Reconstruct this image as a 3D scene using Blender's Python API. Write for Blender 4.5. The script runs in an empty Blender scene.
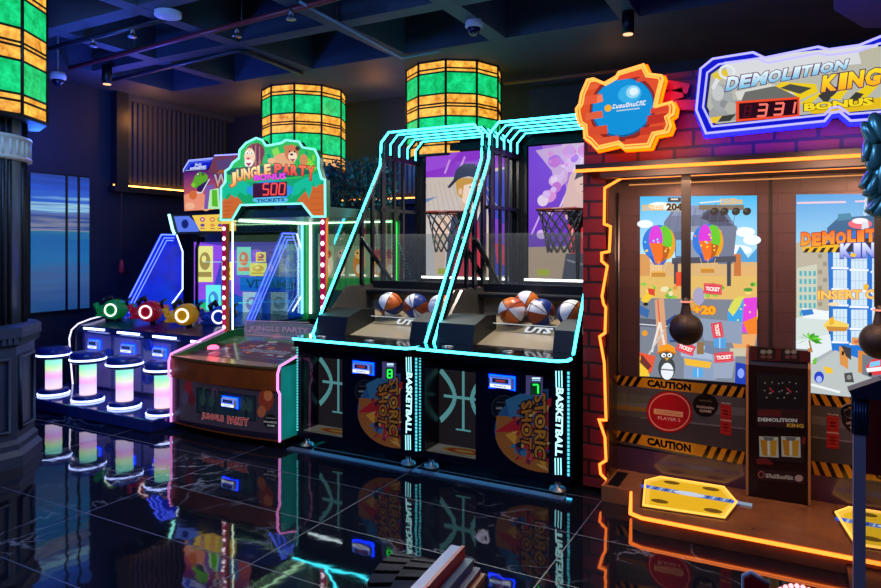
import bpy, bmesh, math, random
from math import sin, cos, pi, radians
from mathutils import Vector, Matrix
random.seed(7)
S = bpy.context.scene
COL = S.collection

# ------------------------------------------------------------------ camera
F, CX, HY, H = 662.0, 440.5, 245.0, 1.6
YAW = pi/2 - math.atan((CX+780.0)/F)
SN, CS = sin(YAW), cos(YAW)
cd = bpy.data.cameras.new('camera')
cam = bpy.data.objects.new('camera', cd); COL.objects.link(cam)
cd.sensor_width = 36.0; cd.sensor_fit = 'HORIZONTAL'
cd.lens = F/881.0*36.0
cd.shift_y = -(294.0-HY)/881.0
cam.location = (0, 0, H)
cam.rotation_euler = (pi/2, 0, YAW)
cd.clip_start = 0.02
S.camera = cam

def _ray(px, py):
    r = (px-CX)/F; u = (HY-py)/F
    return (r*CS-SN, r*SN+CS, u)
def at(px, py, Y):            # the point at depth Y that stands where the photograph shows it
    a, b, u = _ray(px, py); t = Y/b
    return (a*t, Y, u*t+H)
def atx(px, py, X):
    a, b, u = _ray(px, py); t = X/a
    return (X, b*t, u*t+H)
def atz(px, py, Z):
    a, b, u = _ray(px, py); t = (Z-H)/u
    return (a*t, b*t, Z)

# ------------------------------------------------------------------ materials
def lin(h):
    if isinstance(h, (tuple, list)): return tuple(h[:3])
    h = h.lstrip('#')
    o = []
    for i in (0, 2, 4):
        c = int(h[i:i+2], 16)/255
        o.append(c/12.92 if c <= .04045 else ((c+.055)/1.055)**2.4)
    return tuple(o)
MATS = {}
def mat(name, colr='808080', rough=.5, metal=0.0, emit=None, es=0.0, ior=1.5, noise=0.0, nscale=8, bump=0.0, bscale=40, coat=0):
    if name in MATS: return MATS[name]
    m = bpy.data.materials.new(name); m.use_nodes = True
    nt = m.node_tree; b = nt.nodes['Principled BSDF']
    c = lin(colr)
    b.inputs['Base Color'].default_value = (*c, 1)
    b.inputs['Roughness'].default_value = rough
    b.inputs['Metallic'].default_value = metal
    b.inputs['IOR'].default_value = ior
    if coat: b.inputs['Coat Weight'].default_value = coat; b.inputs['Coat Roughness'].default_value = .06
    if emit is not None:
        b.inputs['Emission Color'].default_value = (*lin(emit), 1)
        b.inputs['Emission Strength'].default_value = es
    if noise or bump:
        tc = nt.nodes.new('ShaderNodeTexCoord')
    if noise:
        n = nt.nodes.new('ShaderNodeTexNoise'); n.inputs['Scale'].default_value = nscale; n.inputs['Detail'].default_value = 6
        nt.links.new(tc.outputs['Object'], n.inputs['Vector'])
        r = nt.nodes.new('ShaderNodeValToRGB')
        r.color_ramp.elements[0].color = (*[x*(1-noise) for x in c], 1); r.color_ramp.elements[0].position = .3
        r.color_ramp.elements[1].color = (*[min(1, x*(1+noise)) for x in c], 1); r.color_ramp.elements[1].position = .7
        nt.links.new(n.outputs['Fac'], r.inputs['Fac']); nt.links.new(r.outputs['Color'], b.inputs['Base Color'])
    if bump:
        n2 = nt.nodes.new('ShaderNodeTexNoise'); n2.inputs['Scale'].default_value = bscale
        nt.links.new(tc.outputs['Object'], n2.inputs['Vector'])
        bp = nt.nodes.new('ShaderNodeBump'); bp.inputs['Strength'].default_value = bump; bp.inputs['Distance'].default_value = .01
        nt.links.new(n2.outputs['Fac'], bp.inputs['Height']); nt.links.new(bp.outputs['Normal'], b.inputs['Normal'])
    MATS[name] = m
    return m
def glow(name, rgb, k=1.0):                       # lamps, neon, screens
    if name in MATS: return MATS[name]
    m = bpy.data.materials.new(name); m.use_nodes = True
    nt = m.node_tree; nt.nodes.clear()
    e = nt.nodes.new('ShaderNodeEmission'); o = nt.nodes.new('ShaderNodeOutputMaterial')
    e.inputs['Color'].default_value = (*lin(rgb), 1); e.inputs['Strength'].default_value = k
    nt.links.new(e.outputs[0], o.inputs[0]); MATS[name] = m
    return m
def printed(k=0.0, rough=.4):                     # printed artwork: the print's own colours; k > 0 on screens, backlit art and prints brightened by added glow
    name = 'print_%.2f_%.2f' % (k, rough)
    if name in MATS: return MATS[name]
    m = bpy.data.materials.new(name); m.use_nodes = True
    nt = m.node_tree; b = nt.nodes['Principled BSDF']
    a = nt.nodes.new('ShaderNodeAttribute'); a.attribute_name = 'Col'
    b.inputs['Roughness'].default_value = rough
    if k > 0:
        b.inputs['Base Color'].default_value = (.01, .01, .012, 1)
        b.inputs['Specular IOR Level'].default_value = .12
        nt.links.new(a.outputs['Color'], b.inputs['Emission Color']); b.inputs['Emission Strength'].default_value = k
    else:
        nt.links.new(a.outputs['Color'], b.inputs['Base Color'])
    MATS[name] = m
    return m
def glassm(name, tint=(1, 1, 1), refl=1.0, rough=0.0, film=0.0):
    if name in MATS: return MATS[name]
    m = bpy.data.materials.new(name); m.use_nodes = True
    nt = m.node_tree; nt.nodes.clear()
    t = nt.nodes.new('ShaderNodeBsdfTransparent'); t.inputs[0].default_value = (*tint, 1)
    g = nt.nodes.new('ShaderNodeBsdfGlossy'); g.inputs['Roughness'].default_value = rough
    fr = nt.nodes.new('ShaderNodeFresnel'); fr.inputs['IOR'].default_value = 1.45
    mu = nt.nodes.new('ShaderNodeMath'); mu.operation = 'MULTIPLY'; mu.inputs[1].default_value = refl
    mx = nt.nodes.new('ShaderNodeMixShader'); o = nt.nodes.new('ShaderNodeOutputMaterial')
    nt.links.new(fr.outputs[0], mu.inputs[0]); nt.links.new(mu.outputs[0], mx.inputs[0])
    nt.links.new(t.outputs[0], mx.inputs[1]); nt.links.new(g.outputs[0], mx.inputs[2])
    if film:                                      # a thin film of dust and finger marks
        d = nt.nodes.new('ShaderNodeBsdfDiffuse'); d.inputs[0].default_value = (.8, .82, .8, 1)
        m2 = nt.nodes.new('ShaderNodeMixShader'); m2.inputs[0].default_value = film
        nt.links.new(mx.outputs[0], m2.inputs[1]); nt.links.new(d.outputs[0], m2.inputs[2]); mx = m2
    nt.links.new(mx.outputs[0], o.inputs[0])
    MATS[name] = m
    return m

BLK = mat('black_gloss_panel', '0b0e16', .28)
BLM = mat('black_satin_metal', '101318', .42, .3)
DGR = mat('dark_grey_steel', '3a3c40', .38, .7)
STEEL = mat('brushed_steel', '8d9298', .35, .9)
WHT = mat('white_plastic', 'c8ccd4', .4)
RUB = mat('black_rubber', '17140f', .7, bump=.3)
CYAN = glow('cyan_neon', (.05, .80, .95), 6.5)
PINKN = glow('pink_neon', (.95, .30, .85), 1.6)
WHTN = glow('white_led', (.75, .82, 1.0), 4.0)
BLUEN = glow('blue_white_neon', (.24, .28, 1.0), 2.0)
BLUED = glow('deep_blue_neon', (.03, .05, .95), 2.2)
AMBER = glow('amber_neon', (1.0, .19, .022), 3.4)
GREENN = glow('green_neon', (.01, .75, .06), 3.0)
MINT = glow('mint_neon', (.22, .85, .75), 1.6)
RED7 = glow('red_led_digit', (1.0, .16, .12), 3.0)
GLASS = glassm('clear_glass', (.93, .97, .96), .8)
ACRYL = glassm('clear_acrylic', (.9, .94, .94), 1.0)

# ------------------------------------------------------------------ object helpers
def origin(o):
    v = Vector((0, 0, 0))
    while o is not None:
        v += o.location; o = o.parent
    return v
def tag(o, label=None, cat=None, group=None, kind=None):
    if label: o['label'] = label
    if cat: o['category'] = cat
    if group: o['group'] = group
    if kind: o['kind'] = kind
    return o
def thing(name, loc, label, cat, group=None):
    o = bpy.data.objects.new(name, None); COL.objects.link(o)
    o.empty_display_size = .1; o.location = loc
    return tag(o, label, cat, group)
def copy_tree(o, parent=None):
    c = o.copy(); COL.objects.link(c)
    if parent is not None: c.parent = parent
    for ch in list(o.children): copy_tree(ch, c)
    return c

class MB:
    def __init__(s): s.v = []; s.f = []; s.m = []; s.sm = []
    def add(s, vs, fs, m=0, smooth=False):
        b = len(s.v); s.v += [tuple(x) for x in vs]
        for f in fs: s.f.append([b+i for i in f]); s.m.append(m); s.sm.append(smooth)
        return s
    def box(s, x0, x1, y0, y1, z0, z1, m=0):
        v = [(x, y, z) for z in (z0, z1) for y in (y0, y1) for x in (x0, x1)]
        return s.add(v, [(0, 2, 3, 1), (4, 5, 7, 6), (0, 1, 5, 4), (2, 6, 7, 3), (0, 4, 6, 2), (1, 3, 7, 5)], m)
    def rbox(s, x0, x1, y0, y1, z0, z1, r=.02, m=0):   # box with chamfered edges
        bm = bmesh.new()
        bmesh.ops.create_cube(bm, size=1)
        for v in bm.verts:
            v.co = (x0+(v.co.x+.5)*(x1-x0), y0+(v.co.y+.5)*(y1-y0), z0+(v.co.z+.5)*(z1-z0))
        bmesh.ops.bevel(bm, geom=list(bm.edges), offset=r, segments=2, affect='EDGES', profile=.5)
        bm.verts.index_update()
        s.add([v.co[:] for v in bm.verts], [[v.index for v in f.verts] for f in bm.faces], m)
        bm.free(); return s
    def prism(s, pts, vec, m=0):                       # polygon pts (3-D) pushed along vec
        n = len(pts); vec = Vector(vec)
        a = [Vector(p) for p in pts]; b = [p+vec for p in a]
        fs = [list(range(n)), list(range(2*n-1, n-1, -1))]
        fs += [(i, i+n, (i+1) % n+n, (i+1) % n) for i in range(n)]
        return s.add(a+b, fs, m)
    def tube(s, path, r, n=8, closed=False, m=0, cap=True):
        P = [Vector(p) for p in path]; k = len(P); rings = []
        up0 = None; vs = []
        for i in range(k):
            if closed: d1 = P[i]-P[i-1]; d2 = P[(i+1) % k]-P[i]
            else:
                d1 = P[i]-P[i-1] if i else P[1]-P[0]
                d2 = P[i+1]-P[i] if i < k-1 else P[i]-P[i-1]
            d1 = d1.normalized(); d2 = d2.normalized()
            t = d1+d2
            t = t.normalized() if t.length > 1e-6 else d1
            c = max(.35, d1.dot(t))
            if up0 is None:
                up0 = Vector((0, 0, 1)) if abs(t.z) < .9 else Vector((0, 1, 0))
                if abs(t.dot(up0)) > .95: up0 = Vector((1, 0, 0))
            a = (up0-t*up0.dot(t))
            a = a.normalized() if a.length > 1e-5 else t.orthogonal().normalized()
            b = t.cross(a).normalized(); up0 = a
            # widen along the mitre direction
            w = (d1-d2)
            w = w.normalized() if w.length > 1e-6 else None
            for j in range(n):
                q = a*cos(2*pi*j/n)+b*sin(2*pi*j/n)
                if w is not None:
                    q = q + w*(q.dot(w)*(1/c-1))
                vs.append(P[i]+q*r)
        fs = []
        for i in range(k if closed else k-1):
            i2 = (i+1) % k
            for j in range(n):
                fs.append((i*n+j, i*n+(j+1) % n, i2*n+(j+1) % n, i2*n+j))
        s.add(vs, fs, m, True)
        if cap and not closed:
            b = len(s.v)-len(vs)
            s.f.append([b+j for j in range(n-1, -1, -1)]); s.m.append(m); s.sm.append(False)
            s.f.append([b+(k-1)*n+j for j in range(n)]); s.m.append(m); s.sm.append(False)
        return s
    def lathe(s, prof, c, n=24, axis='z', m=0, ang=None, smooth=True):
        vs = []; fs = []; k = len(prof)
        for i in range(n):
            t = 2*pi*i/n + (ang or 0)
            for r, h in prof:
                if axis == 'z': vs.append((c[0]+r*cos(t), c[1]+r*sin(t), c[2]+h))
                elif axis == 'y': vs.append((c[0]+r*cos(t), c[1]+h, c[2]+r*sin(t)))
                else: vs.append((c[0]+h, c[1]+r*cos(t), c[2]+r*sin(t)))
        for i in range(n):
            i2 = (i+1) % n
            for j in range(k-1): fs.append((i*k+j, i2*k+j, i2*k+j+1, i*k+j+1))
        return s.add(vs, fs, m, smooth)
    def cyl(s, c, r, h, n=24, axis='z', m=0, smooth=True):
        s.lathe([(r, 0), (r, h)], c, n, axis, m, None, smooth)
        b = len(s.v)-2*n
        s.f.append([b+2*i for i in range(n)]); s.m.append(m); s.sm.append(False)
        s.f.append([b+2*i+1 for i in range(n)]); s.m.append(m); s.sm.append(False)
        return s
    def ball(s, c, r, n=20, k=12, m=0, sc=(1, 1, 1)):
        prof = [(r*sin(pi*j/k)*1.0, -r*cos(pi*j/k)) for j in range(k+1)]
        b = len(s.v); s.lathe(prof, (0, 0, 0), n, 'z', m)
        for i in range(b, len(s.v)):
            x, y, z = s.v[i]; s.v[i] = (c[0]+x*sc[0], c[1]+y*sc[1], c[2]+z*sc[2])
        return s
    def ring(s, c, R, r, n=32, k=8, axis='z', m=0, sc=1):
        pts = []
        for i in range(n):
            t = 2*pi*i/n
            if axis == 'z': pts.append((c[0]+R*cos(t), c[1]+R*sin(t), c[2]))
            elif axis == 'y': pts.append((c[0]+R*cos(t), c[1], c[2]+R*sin(t)*sc))
            else: pts.append((c[0], c[1]+R*cos(t), c[2]+R*sin(t)*sc))
        return s.tube(pts, r, k, True, m)
    def build(s, name, mats, parent=None, cols=None):
        me = bpy.data.meshes.new(name)
        o0 = origin(parent)
        me.from_pydata([tuple(Vector(v)-o0) for v in s.v], [], s.f)
        mats = mats if isinstance(mats, (list, tuple)) else [mats]
        for m in mats: me.materials.append(m)
        for p, m, sm in zip(me.polygons, s.m, s.sm): p.material_index = m; p.use_smooth = sm
        bm = bmesh.new(); bm.from_mesh(me); bmesh.ops.recalc_face_normals(bm, faces=bm.faces); bm.to_mesh(me); bm.free()
        me.update()
        o = bpy.data.objects.new(name, me); COL.objects.link(o)
        if parent is not None: o.parent = parent
        return o

# ---- text shapes from Blender's own built-in font
_TX = {}
def textmesh(txt, off):
    k = (txt, off)
    if k in _TX: return _TX[k]
    c = bpy.data.curves.new('t', 'FONT'); c.body = txt; c.size = 1; c.resolution_u = 2; c.offset = off
    o = bpy.data.objects.new('t', c); COL.objects.link(o)
    bpy.context.view_layer.update()
    dg = bpy.context.evaluated_depsgraph_get()
    me = bpy.data.meshes.new_from_object(o.evaluated_get(dg))
    vs = [(v.co.x, v.co.y) for v in me.vertices]; fs = [list(p.vertices) for p in me.polygons]
    bpy.data.objects.remove(o); bpy.data.curves.remove(c); bpy.data.meshes.remove(me)
    _TX[k] = (vs, fs); return _TX[k]

class Art:
    """flat artwork, authored in 2-D and mapped on a real plane by fn(u, v) -> point; nrm faces the viewer"""
    def __init__(s, fn, nrm=(0, -1, 0), step=.0005):
        s.fn = fn; s.n = Vector(nrm); s.k = 0; s.step = .00006; s.v = []; s.f = []; s.c = []; s.flip = False
    def raw(s, pts, faces, colr, cols=None):
        b = len(s.v); off = s.n*(s.step*s.k)
        for p in pts: s.v.append(Vector(s.fn(*p))+off)
        c = lin(colr) if colr is not None else None
        for f in faces:
            s.f.append([b+i for i in f]); s.c.append([c]*len(f) if cols is None else [lin(cols[i]) for i in f])
    def poly(s, pts, colr):
        s.k += 1; s.raw(pts, [list(range(len(pts)))], colr); return s
    def rect(s, x0, y0, x1, y1, colr): return s.poly([(x0, y0), (x1, y0), (x1, y1), (x0, y1)], colr)
    def grad(s, x0, y0, x1, y1, ctop, cbot, q=None):
        s.k += 1; p = q or [(x0, y0), (x1, y0), (x1, y1), (x0, y1)]
        s.raw(p, [(0, 1, 2, 3)], None, [ctop, ctop, cbot, cbot]); return s
    def ell(s, cx, cy, rx, ry, colr, n=18, a0=0, a1=2*pi, rot=0):
        full = abs(a1-a0-2*pi) < 1e-6
        pts = [] if full else [(cx, cy)]
        for i in range(n if full else n+1):
            t = a0+(a1-a0)*i/n; x = rx*cos(t); y = ry*sin(t)
            pts.append((cx+x*cos(rot)-y*sin(rot), cy+x*sin(rot)+y*cos(rot)))
        return s.poly(pts, colr)
    def arc(s, cx, cy, rx, ry, w, colr, n=18, a0=0, a1=2*pi):
        s.k += 1; pts = []
        for i in range(n+1):
            t = a0+(a1-a0)*i/n
            pts += [(cx+(rx-w)*cos(t), cy+(ry-w)*sin(t)), (cx+rx*cos(t), cy+ry*sin(t))]
        s.raw(pts, [(2*i, 2*i+1, 2*i+3, 2*i+2) for i in range(n)], colr); return s
    def line(s, pts, w, colr):
        s.k += 1
        for (x0, y0), (x1, y1) in zip(pts, pts[1:]):
            dx, dy = x1-x0, y1-y0; l = math.hypot(dx, dy) or 1; nx, ny = -dy/l*w/2, dx/l*w/2
            s.raw([(x0+nx, y0+ny), (x1+nx, y1+ny), (x1-nx, y1-ny), (x0-nx, y0-ny)], [(0, 1, 2, 3)], colr)
        return s
    def text(s, txt, quad, colr, bold=.02, out=None, ow=.05, slant=0, c2=None, arch=0):
        """quad: tl, tr, br, bl of the box the capitals fill"""
        vs, fs = textmesh(txt, bold)
        x0 = min(v[0] for v in vs); x1 = max(v[0] for v in vs); y0 = min(v[1] for v in vs); y1 = max(v[1] for v in vs)
        tl, tr, br, bl = quad
        if s.flip: tl, tr, br, bl = tr, tl, bl, br
        def mp(v):
            a = (v[0]-x0)/(x1-x0); b = (v[1]-y0)/(y1-y0)
            a2 = a+slant*(b-.5)
            b2 = b+arch*(1-(2*a-1)**2)
            X = (bl[0]*(1-a2)+br[0]*a2)*(1-b2)+(tl[0]*(1-a2)+tr[0]*a2)*b2
            Y = (bl[1]*(1-a2)+br[1]*a2)*(1-b2)+(tl[1]*(1-a2)+tr[1]*a2)*b2
            return (X, Y)
        if out:
            ov, of = textmesh(txt, bold+ow)
            s.k += 1; s.raw([mp(v) for v in ov], of, out)
        s.k += 1
        if c2:
            ca, cb = lin(c2), lin(colr); cols = []
            for v in vs:
                b = max(0, min(1, (v[1]-y0)/(y1-y0))); cols.append(tuple(ca[i]*(1-b)+cb[i]*b for i in range(3)))
            s.raw([mp(v) for v in vs], fs, None, cols)
        else: s.raw([mp(v) for v in vs], fs, colr)
        return s
    def box(s, txt, x0, y0, x1, y1, colr, **k): return s.text(txt, [(x0, y0), (x1, y0), (x1, y1), (x0, y1)], colr, **k)
    def scrib(s, quad, colr, n=8, seed=1):
        """small lettering too blurred to be read: letter-like strokes"""
        rnd = random.Random(seed); tl, tr, br, bl = quad
        def mp(a, b): return ((bl[0]*(1-a)+br[0]*a)*(1-b)+(tl[0]*(1-a)+tr[0]*a)*b, (bl[1]*(1-a)+br[1]*a)*(1-b)+(tl[1]*(1-a)+tr[1]*a)*b)
        s.k += 1
        for i in range(n):
            a0 = (i+.08)/n; a1 = (i+.86)/n; t = (a1-a0)*.34; top = 1 if rnd.random() < .6 else .75
            P = [[(a0, 0), (a0+t, 0), (a0+t, top), (a0, top)]]
            k = rnd.randrange(4)
            if k != 1: P.append([(a0, 0), (a1, 0), (a1, .26), (a0, .26)])
            if k != 2: P.append([(a0, top-.26), (a1, top-.26), (a1, top), (a0, top)])
            if k != 3: P.append([(a1-t, 0), (a1, 0), (a1, top), (a1-t, top)])
            for p in P: s.raw([mp(*q) for q in p], [(0, 1, 2, 3)], colr)
        return s
    def seg(s, d, x0, y0, x1, y1, colr, w=None, lean=0, dy=0):
        """one seven-segment digit"""
        on = {'0': 'abcdef', '1': 'bc', '2': 'abged', '3': 'abgcd', '4': 'fgbc', '5': 'afgcd', '6': 'afgedc', '7': 'abc', '8': 'abcdefg', '9': 'abcdfg'}[d]
        w = w or (x1-x0)*.22; ym = (y0+y1)/2
        def P(x, y): return (x+lean*(y1-y)/(y1-y0), y+dy*(x-x0)/(x1-x0))
        L = dict(a=[(x0, y0), (x1, y0)], b=[(x1, y0), (x1, ym)], c=[(x1, ym), (x1, y1)], d=[(x0, y1), (x1, y1)], e=[(x0, ym), (x0, y1)], f=[(x0, y0), (x0, ym)], g=[(x0, ym), (x1, ym)])
        for c in on: s.line([P(*p) for p in L[c]], w, colr)
        return s
    def build(s, name, m, parent=None):
        o0 = origin(parent)
        me = bpy.data.meshes.new(name); me.from_pydata([tuple(v-o0) for v in s.v], [], s.f)
        ca = me.color_attributes.new('Col', 'FLOAT_COLOR', 'CORNER'); i = 0
        flat = []
        for cs in s.c:
            for c in cs: flat += [c[0], c[1], c[2], 1.0]
        ca.data.foreach_set('color', flat)
        me.materials.append(m); me.update()
        o = bpy.data.objects.new(name, me); COL.objects.link(o)
        if parent is not None: o.parent = parent
        return o
def artY(Y, step=.0005): return Art(lambda u, v: at(u, v, Y), (0, -1, 0), step)

# ------------------------------------------------------------------ the room
XL, XR, YB, YF, ZC = -7.5, 4.0, 7.2, -2.5, 3.5
def floor_mat():
    m = bpy.data.materials.new('black_marble_tile'); m.use_nodes = True
    nt = m.node_tree; b = nt.nodes['Principled BSDF']; L = nt.links.new
    tc = nt.nodes.new('ShaderNodeTexCoord'); mp = nt.nodes.new('ShaderNodeMapping')
    mp.inputs['Location'].default_value = (1.09, -2.465, 0)
    L(tc.outputs['Object'], mp.inputs['Vector'])
    br = nt.nodes.new('ShaderNodeTexBrick'); br.offset = 0; br.squash = 1
    br.inputs['Scale'].default_value = 1; br.inputs['Brick Width'].default_value = 1.33; br.inputs['Row Height'].default_value = .555
    br.inputs['Mortar Size'].default_value = .0035; br.inputs['Mortar Smooth'].default_value = .1
    br.inputs['Color1'].default_value = (0, 0, 0, 1); br.inputs['Color2'].default_value = (1, 1, 1, 1)
    L(mp.outputs['Vector'], br.inputs['Vector'])
    n = nt.nodes.new('ShaderNodeTexNoise'); n.inputs['Scale'].default_value = 1.6; n.inputs['Detail'].default_value = 7; n.inputs['Distortion'].default_value = 1.4
    ad = nt.nodes.new('ShaderNodeVectorMath'); ad.operation = 'MULTIPLY_ADD'; ad.inputs[1].default_value = (3, 3, 3)
    L(br.outputs['Color'], ad.inputs[0]); L(tc.outputs['Object'], ad.inputs[2])
    L(ad.outputs[0], n.inputs['Vector'])
    r = nt.nodes.new('ShaderNodeValToRGB'); e = r.color_ramp.elements
    e[0].position = .482; e[0].color = (0, 0, 0, 1); e[1].position = .5; e[1].color = (1, 1, 1, 1)
    x = r.color_ramp.elements.new(.518); x.color = (0, 0, 0, 1)
    L(n.outputs['Fac'], r.inputs['Fac'])
    n2 = nt.nodes.new('ShaderNodeTexNoise'); n2.inputs['Scale'].default_value = 1.1
    L(tc.outputs['Object'], n2.inputs['Vector'])
    r2 = nt.nodes.new('ShaderNodeValToRGB'); r2.color_ramp.elements[0].position = .5; r2.color_ramp.elements[1].position = .68
    L(n2.outputs['Fac'], r2.inputs['Fac'])
    mu = nt.nodes.new('ShaderNodeMath'); mu.operation = 'MULTIPLY'
    L(r.outputs['Color'], mu.inputs[0]); L(r2.outputs['Color'], mu.inputs[1])
    c1 = nt.nodes.new('ShaderNodeMixRGB'); c1.inputs[1].default_value = (.006, .008, .013, 1); c1.inputs[2].default_value = (.28, .29, .32, 1)
    L(mu.outputs[0], c1.inputs[0])
    c2 = nt.nodes.new('ShaderNodeMixRGB'); c2.inputs[2].default_value = (.075, .075, .09, 1)
    L(c1.outputs[0], c2.inputs[1]); L(br.outputs['Fac'], c2.inputs[0])
    L(c2.outputs[0], b.inputs['Base Color'])
    b.inputs['IOR'].default_value = 2.1; b.inputs['Roughness'].default_value = .045
    rr = nt.nodes.new('ShaderNodeMath'); rr.operation = 'MULTIPLY_ADD'; rr.inputs[1].default_value = .45; rr.inputs[2].default_value = .04
    L(br.outputs['Fac'], rr.inputs[0]); L(rr.outputs[0], b.inputs['Roughness'])
    nb = nt.nodes.new('ShaderNodeTexNoise'); nb.inputs['Scale'].default_value = 5
    L(tc.outputs['Object'], nb.inputs['Vector'])
    bp = nt.nodes.new('ShaderNodeBump'); bp.inputs['Strength'].default_value = .02; bp.inputs['Distance'].default_value = .05
    L(nb.outputs['Fac'], bp.inputs['Height']); L(bp.outputs['Normal'], b.inputs['Normal'])
    return m
tag(MB().box(XL-.2, XR+.2, YF-.2, YB+.2, -.1, 0).build('floor', floor_mat()), kind='structure')
CEIL = mat('dark_blue_ceiling_paint', '35404f', .7, noise=.25, nscale=2)
WALL = mat('navy_wall_paint', '18202f', .6, noise=.15, nscale=1.5)
WALL2 = mat('dark_slate_wall', '14181f', .55)
cb = MB()
cb.box(XL-.2, XR+.2, YF-.2, YB+.2, 4.05, 4.15)
for x in (-5.85, -4.7, -3.52, -2.45, -1.25, -.1, 1.1, 2.3, 3.4):
    cb.box(x-.08, x+.08, YF, 5.62, ZC, 4.05)
for y in (-1.8, -.75, .3, 1.4, 2.48, 3.55, 4.63):
    cb.box(-6.85, XR, y-.08, y+.08, ZC+.002, 4.05)
cb.box(XL, XR, 5.62, YB, ZC-.002, 4.05); cb.box(XL, -6.8, YF, 5.62, ZC-.002, 4.05)
tag(cb.build('ceiling', CEIL), kind='structure')
tag(MB().box(XL-.2, XR+.2, YB, YB+.2, 0, 4.05).build('wall_back', WALL), kind='structure')
tag(MB().box(XL-.2, XL, YF, YB, 0, 4.05).build('wall_left', WALL), kind='structure')
tag(MB().box(XR, XR+.2, YF, YB, 0, 4.05).build('wall_right', WALL2), kind='structure')
tag(MB().box(XL-.2, XR+.2, YF-.2, YF, 0, 4.05).build('wall_front', WALL2), kind='structure')

# slatted niches with a warm led ledge, on the left wall and on the back wall
SLAT = mat('grey_slat_panel', '3c3f45', .5); LEDGE = mat('dark_ledge', '171a20', .45)
WARM = glow('warm_led', (1.0, .36, .05), 14.0)
b = MB()
y = 5.48
while y < 7.1: b.box(XL, XL+.035, y, y+.045, 2.40, 3.42); y += .075
t1 = tag(b.build('trim_1', SLAT), kind='structure')
MB().box(XL, XL+.14, 5.22, YB, 2.26, 2.33).build('ledge', LEDGE, t1)
MB().box(XL+.05, XL+.08, 5.26, 7.1, 2.335, 2.35).build('led_strip', WARM, t1)
MB().box(XL, XL+.12, 5.26, 5.42, 2.33, 3.5).build('pilaster', LEDGE, t1)
MB().box(XL, XL+.10, 5.42, YB, 3.42, 3.5).build('top_rail', SLAT, t1)
b = MB(); x = -6.9
while x < 1.0: b.box(x, x+.045, YB-.035, YB, 2.25, 2.70); x += .075
t2 = tag(b.build('trim_2', SLAT), kind='structure')
MB().box(-7.35, 1.0, YB-.14, YB, 2.11, 2.18).build('ledge', LEDGE, t2)
MB().box(-6.9, 1.0, YB-.08, YB-.05, 2.185, 2.20).build('led_strip', glow('warm_led_dim', (1, .33, .05), 6), t2)
# fluted window panel on the left wall, its reflections painted as emission
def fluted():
    m = bpy.data.materials.new('painted_reflection_glass'); m.use_nodes = True
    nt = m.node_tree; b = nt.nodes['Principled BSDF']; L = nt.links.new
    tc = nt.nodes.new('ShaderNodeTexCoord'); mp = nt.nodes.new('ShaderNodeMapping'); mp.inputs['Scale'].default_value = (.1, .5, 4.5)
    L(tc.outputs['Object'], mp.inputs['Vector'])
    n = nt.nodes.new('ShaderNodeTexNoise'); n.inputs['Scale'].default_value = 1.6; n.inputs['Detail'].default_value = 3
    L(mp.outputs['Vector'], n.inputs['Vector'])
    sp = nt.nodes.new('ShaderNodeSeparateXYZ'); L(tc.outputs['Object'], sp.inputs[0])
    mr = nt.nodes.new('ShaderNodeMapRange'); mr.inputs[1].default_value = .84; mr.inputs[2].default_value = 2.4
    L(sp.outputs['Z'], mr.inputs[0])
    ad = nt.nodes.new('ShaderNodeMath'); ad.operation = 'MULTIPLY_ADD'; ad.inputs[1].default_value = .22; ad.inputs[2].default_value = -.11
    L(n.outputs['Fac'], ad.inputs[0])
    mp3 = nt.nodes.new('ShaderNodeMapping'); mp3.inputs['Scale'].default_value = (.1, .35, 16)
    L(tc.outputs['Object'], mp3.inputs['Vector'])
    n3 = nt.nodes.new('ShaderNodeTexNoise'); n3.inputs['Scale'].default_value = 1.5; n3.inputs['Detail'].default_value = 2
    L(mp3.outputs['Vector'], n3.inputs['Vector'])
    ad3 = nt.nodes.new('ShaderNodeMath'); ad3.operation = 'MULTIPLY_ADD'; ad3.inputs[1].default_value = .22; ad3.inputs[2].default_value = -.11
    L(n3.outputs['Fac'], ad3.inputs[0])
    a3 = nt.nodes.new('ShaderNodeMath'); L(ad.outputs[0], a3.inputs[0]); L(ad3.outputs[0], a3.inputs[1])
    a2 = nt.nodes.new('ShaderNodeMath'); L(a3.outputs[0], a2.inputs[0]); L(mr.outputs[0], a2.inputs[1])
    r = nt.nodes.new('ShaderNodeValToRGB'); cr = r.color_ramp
    st = [(0, '1c4a80'), (.12, '2a4f86'), (.25, '3b5c8e'), (.38, '1d6aa6'), (.52, '1560a4'), (.57, '2b7b98'), (.60, '8f8f9f'), (.63, '6f7a98'), (.65, '22458f'), (.68, '55649d'), (.74, '5b86c4'), (.765, '9fd4ea'), (.80, '7fb8e6'), (.83, '2f66d0'), (.9, '2350c8'), (1, '1c3f9c')]  # reflected streaks painted into the glow, banded by height
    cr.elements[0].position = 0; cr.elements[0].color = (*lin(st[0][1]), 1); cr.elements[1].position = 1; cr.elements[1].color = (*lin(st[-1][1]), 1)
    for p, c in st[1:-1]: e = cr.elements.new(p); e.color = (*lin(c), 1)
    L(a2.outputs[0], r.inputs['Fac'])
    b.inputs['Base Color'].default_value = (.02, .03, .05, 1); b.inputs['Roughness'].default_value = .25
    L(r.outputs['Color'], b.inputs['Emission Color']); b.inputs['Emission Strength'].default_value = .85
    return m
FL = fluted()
w = tag(MB().box(XL, XL+.03, 4.22, atx(88.3, 240, XL)[1], .82, 2.42).build('window_1', BLM), kind='structure')
WY = [atx(p, 240, XL)[1] for p in (29, 63.2, 65.4, 75.3, 77.6, 87.3)]
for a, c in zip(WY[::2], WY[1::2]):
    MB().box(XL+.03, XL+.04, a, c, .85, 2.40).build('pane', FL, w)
for c in ((WY[1]+WY[2])/2, (WY[3]+WY[4])/2): MB().box(XL+.03, XL+.05, c-.012, c+.012, .82, 2.42).build('mullion', BLK, w)

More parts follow.
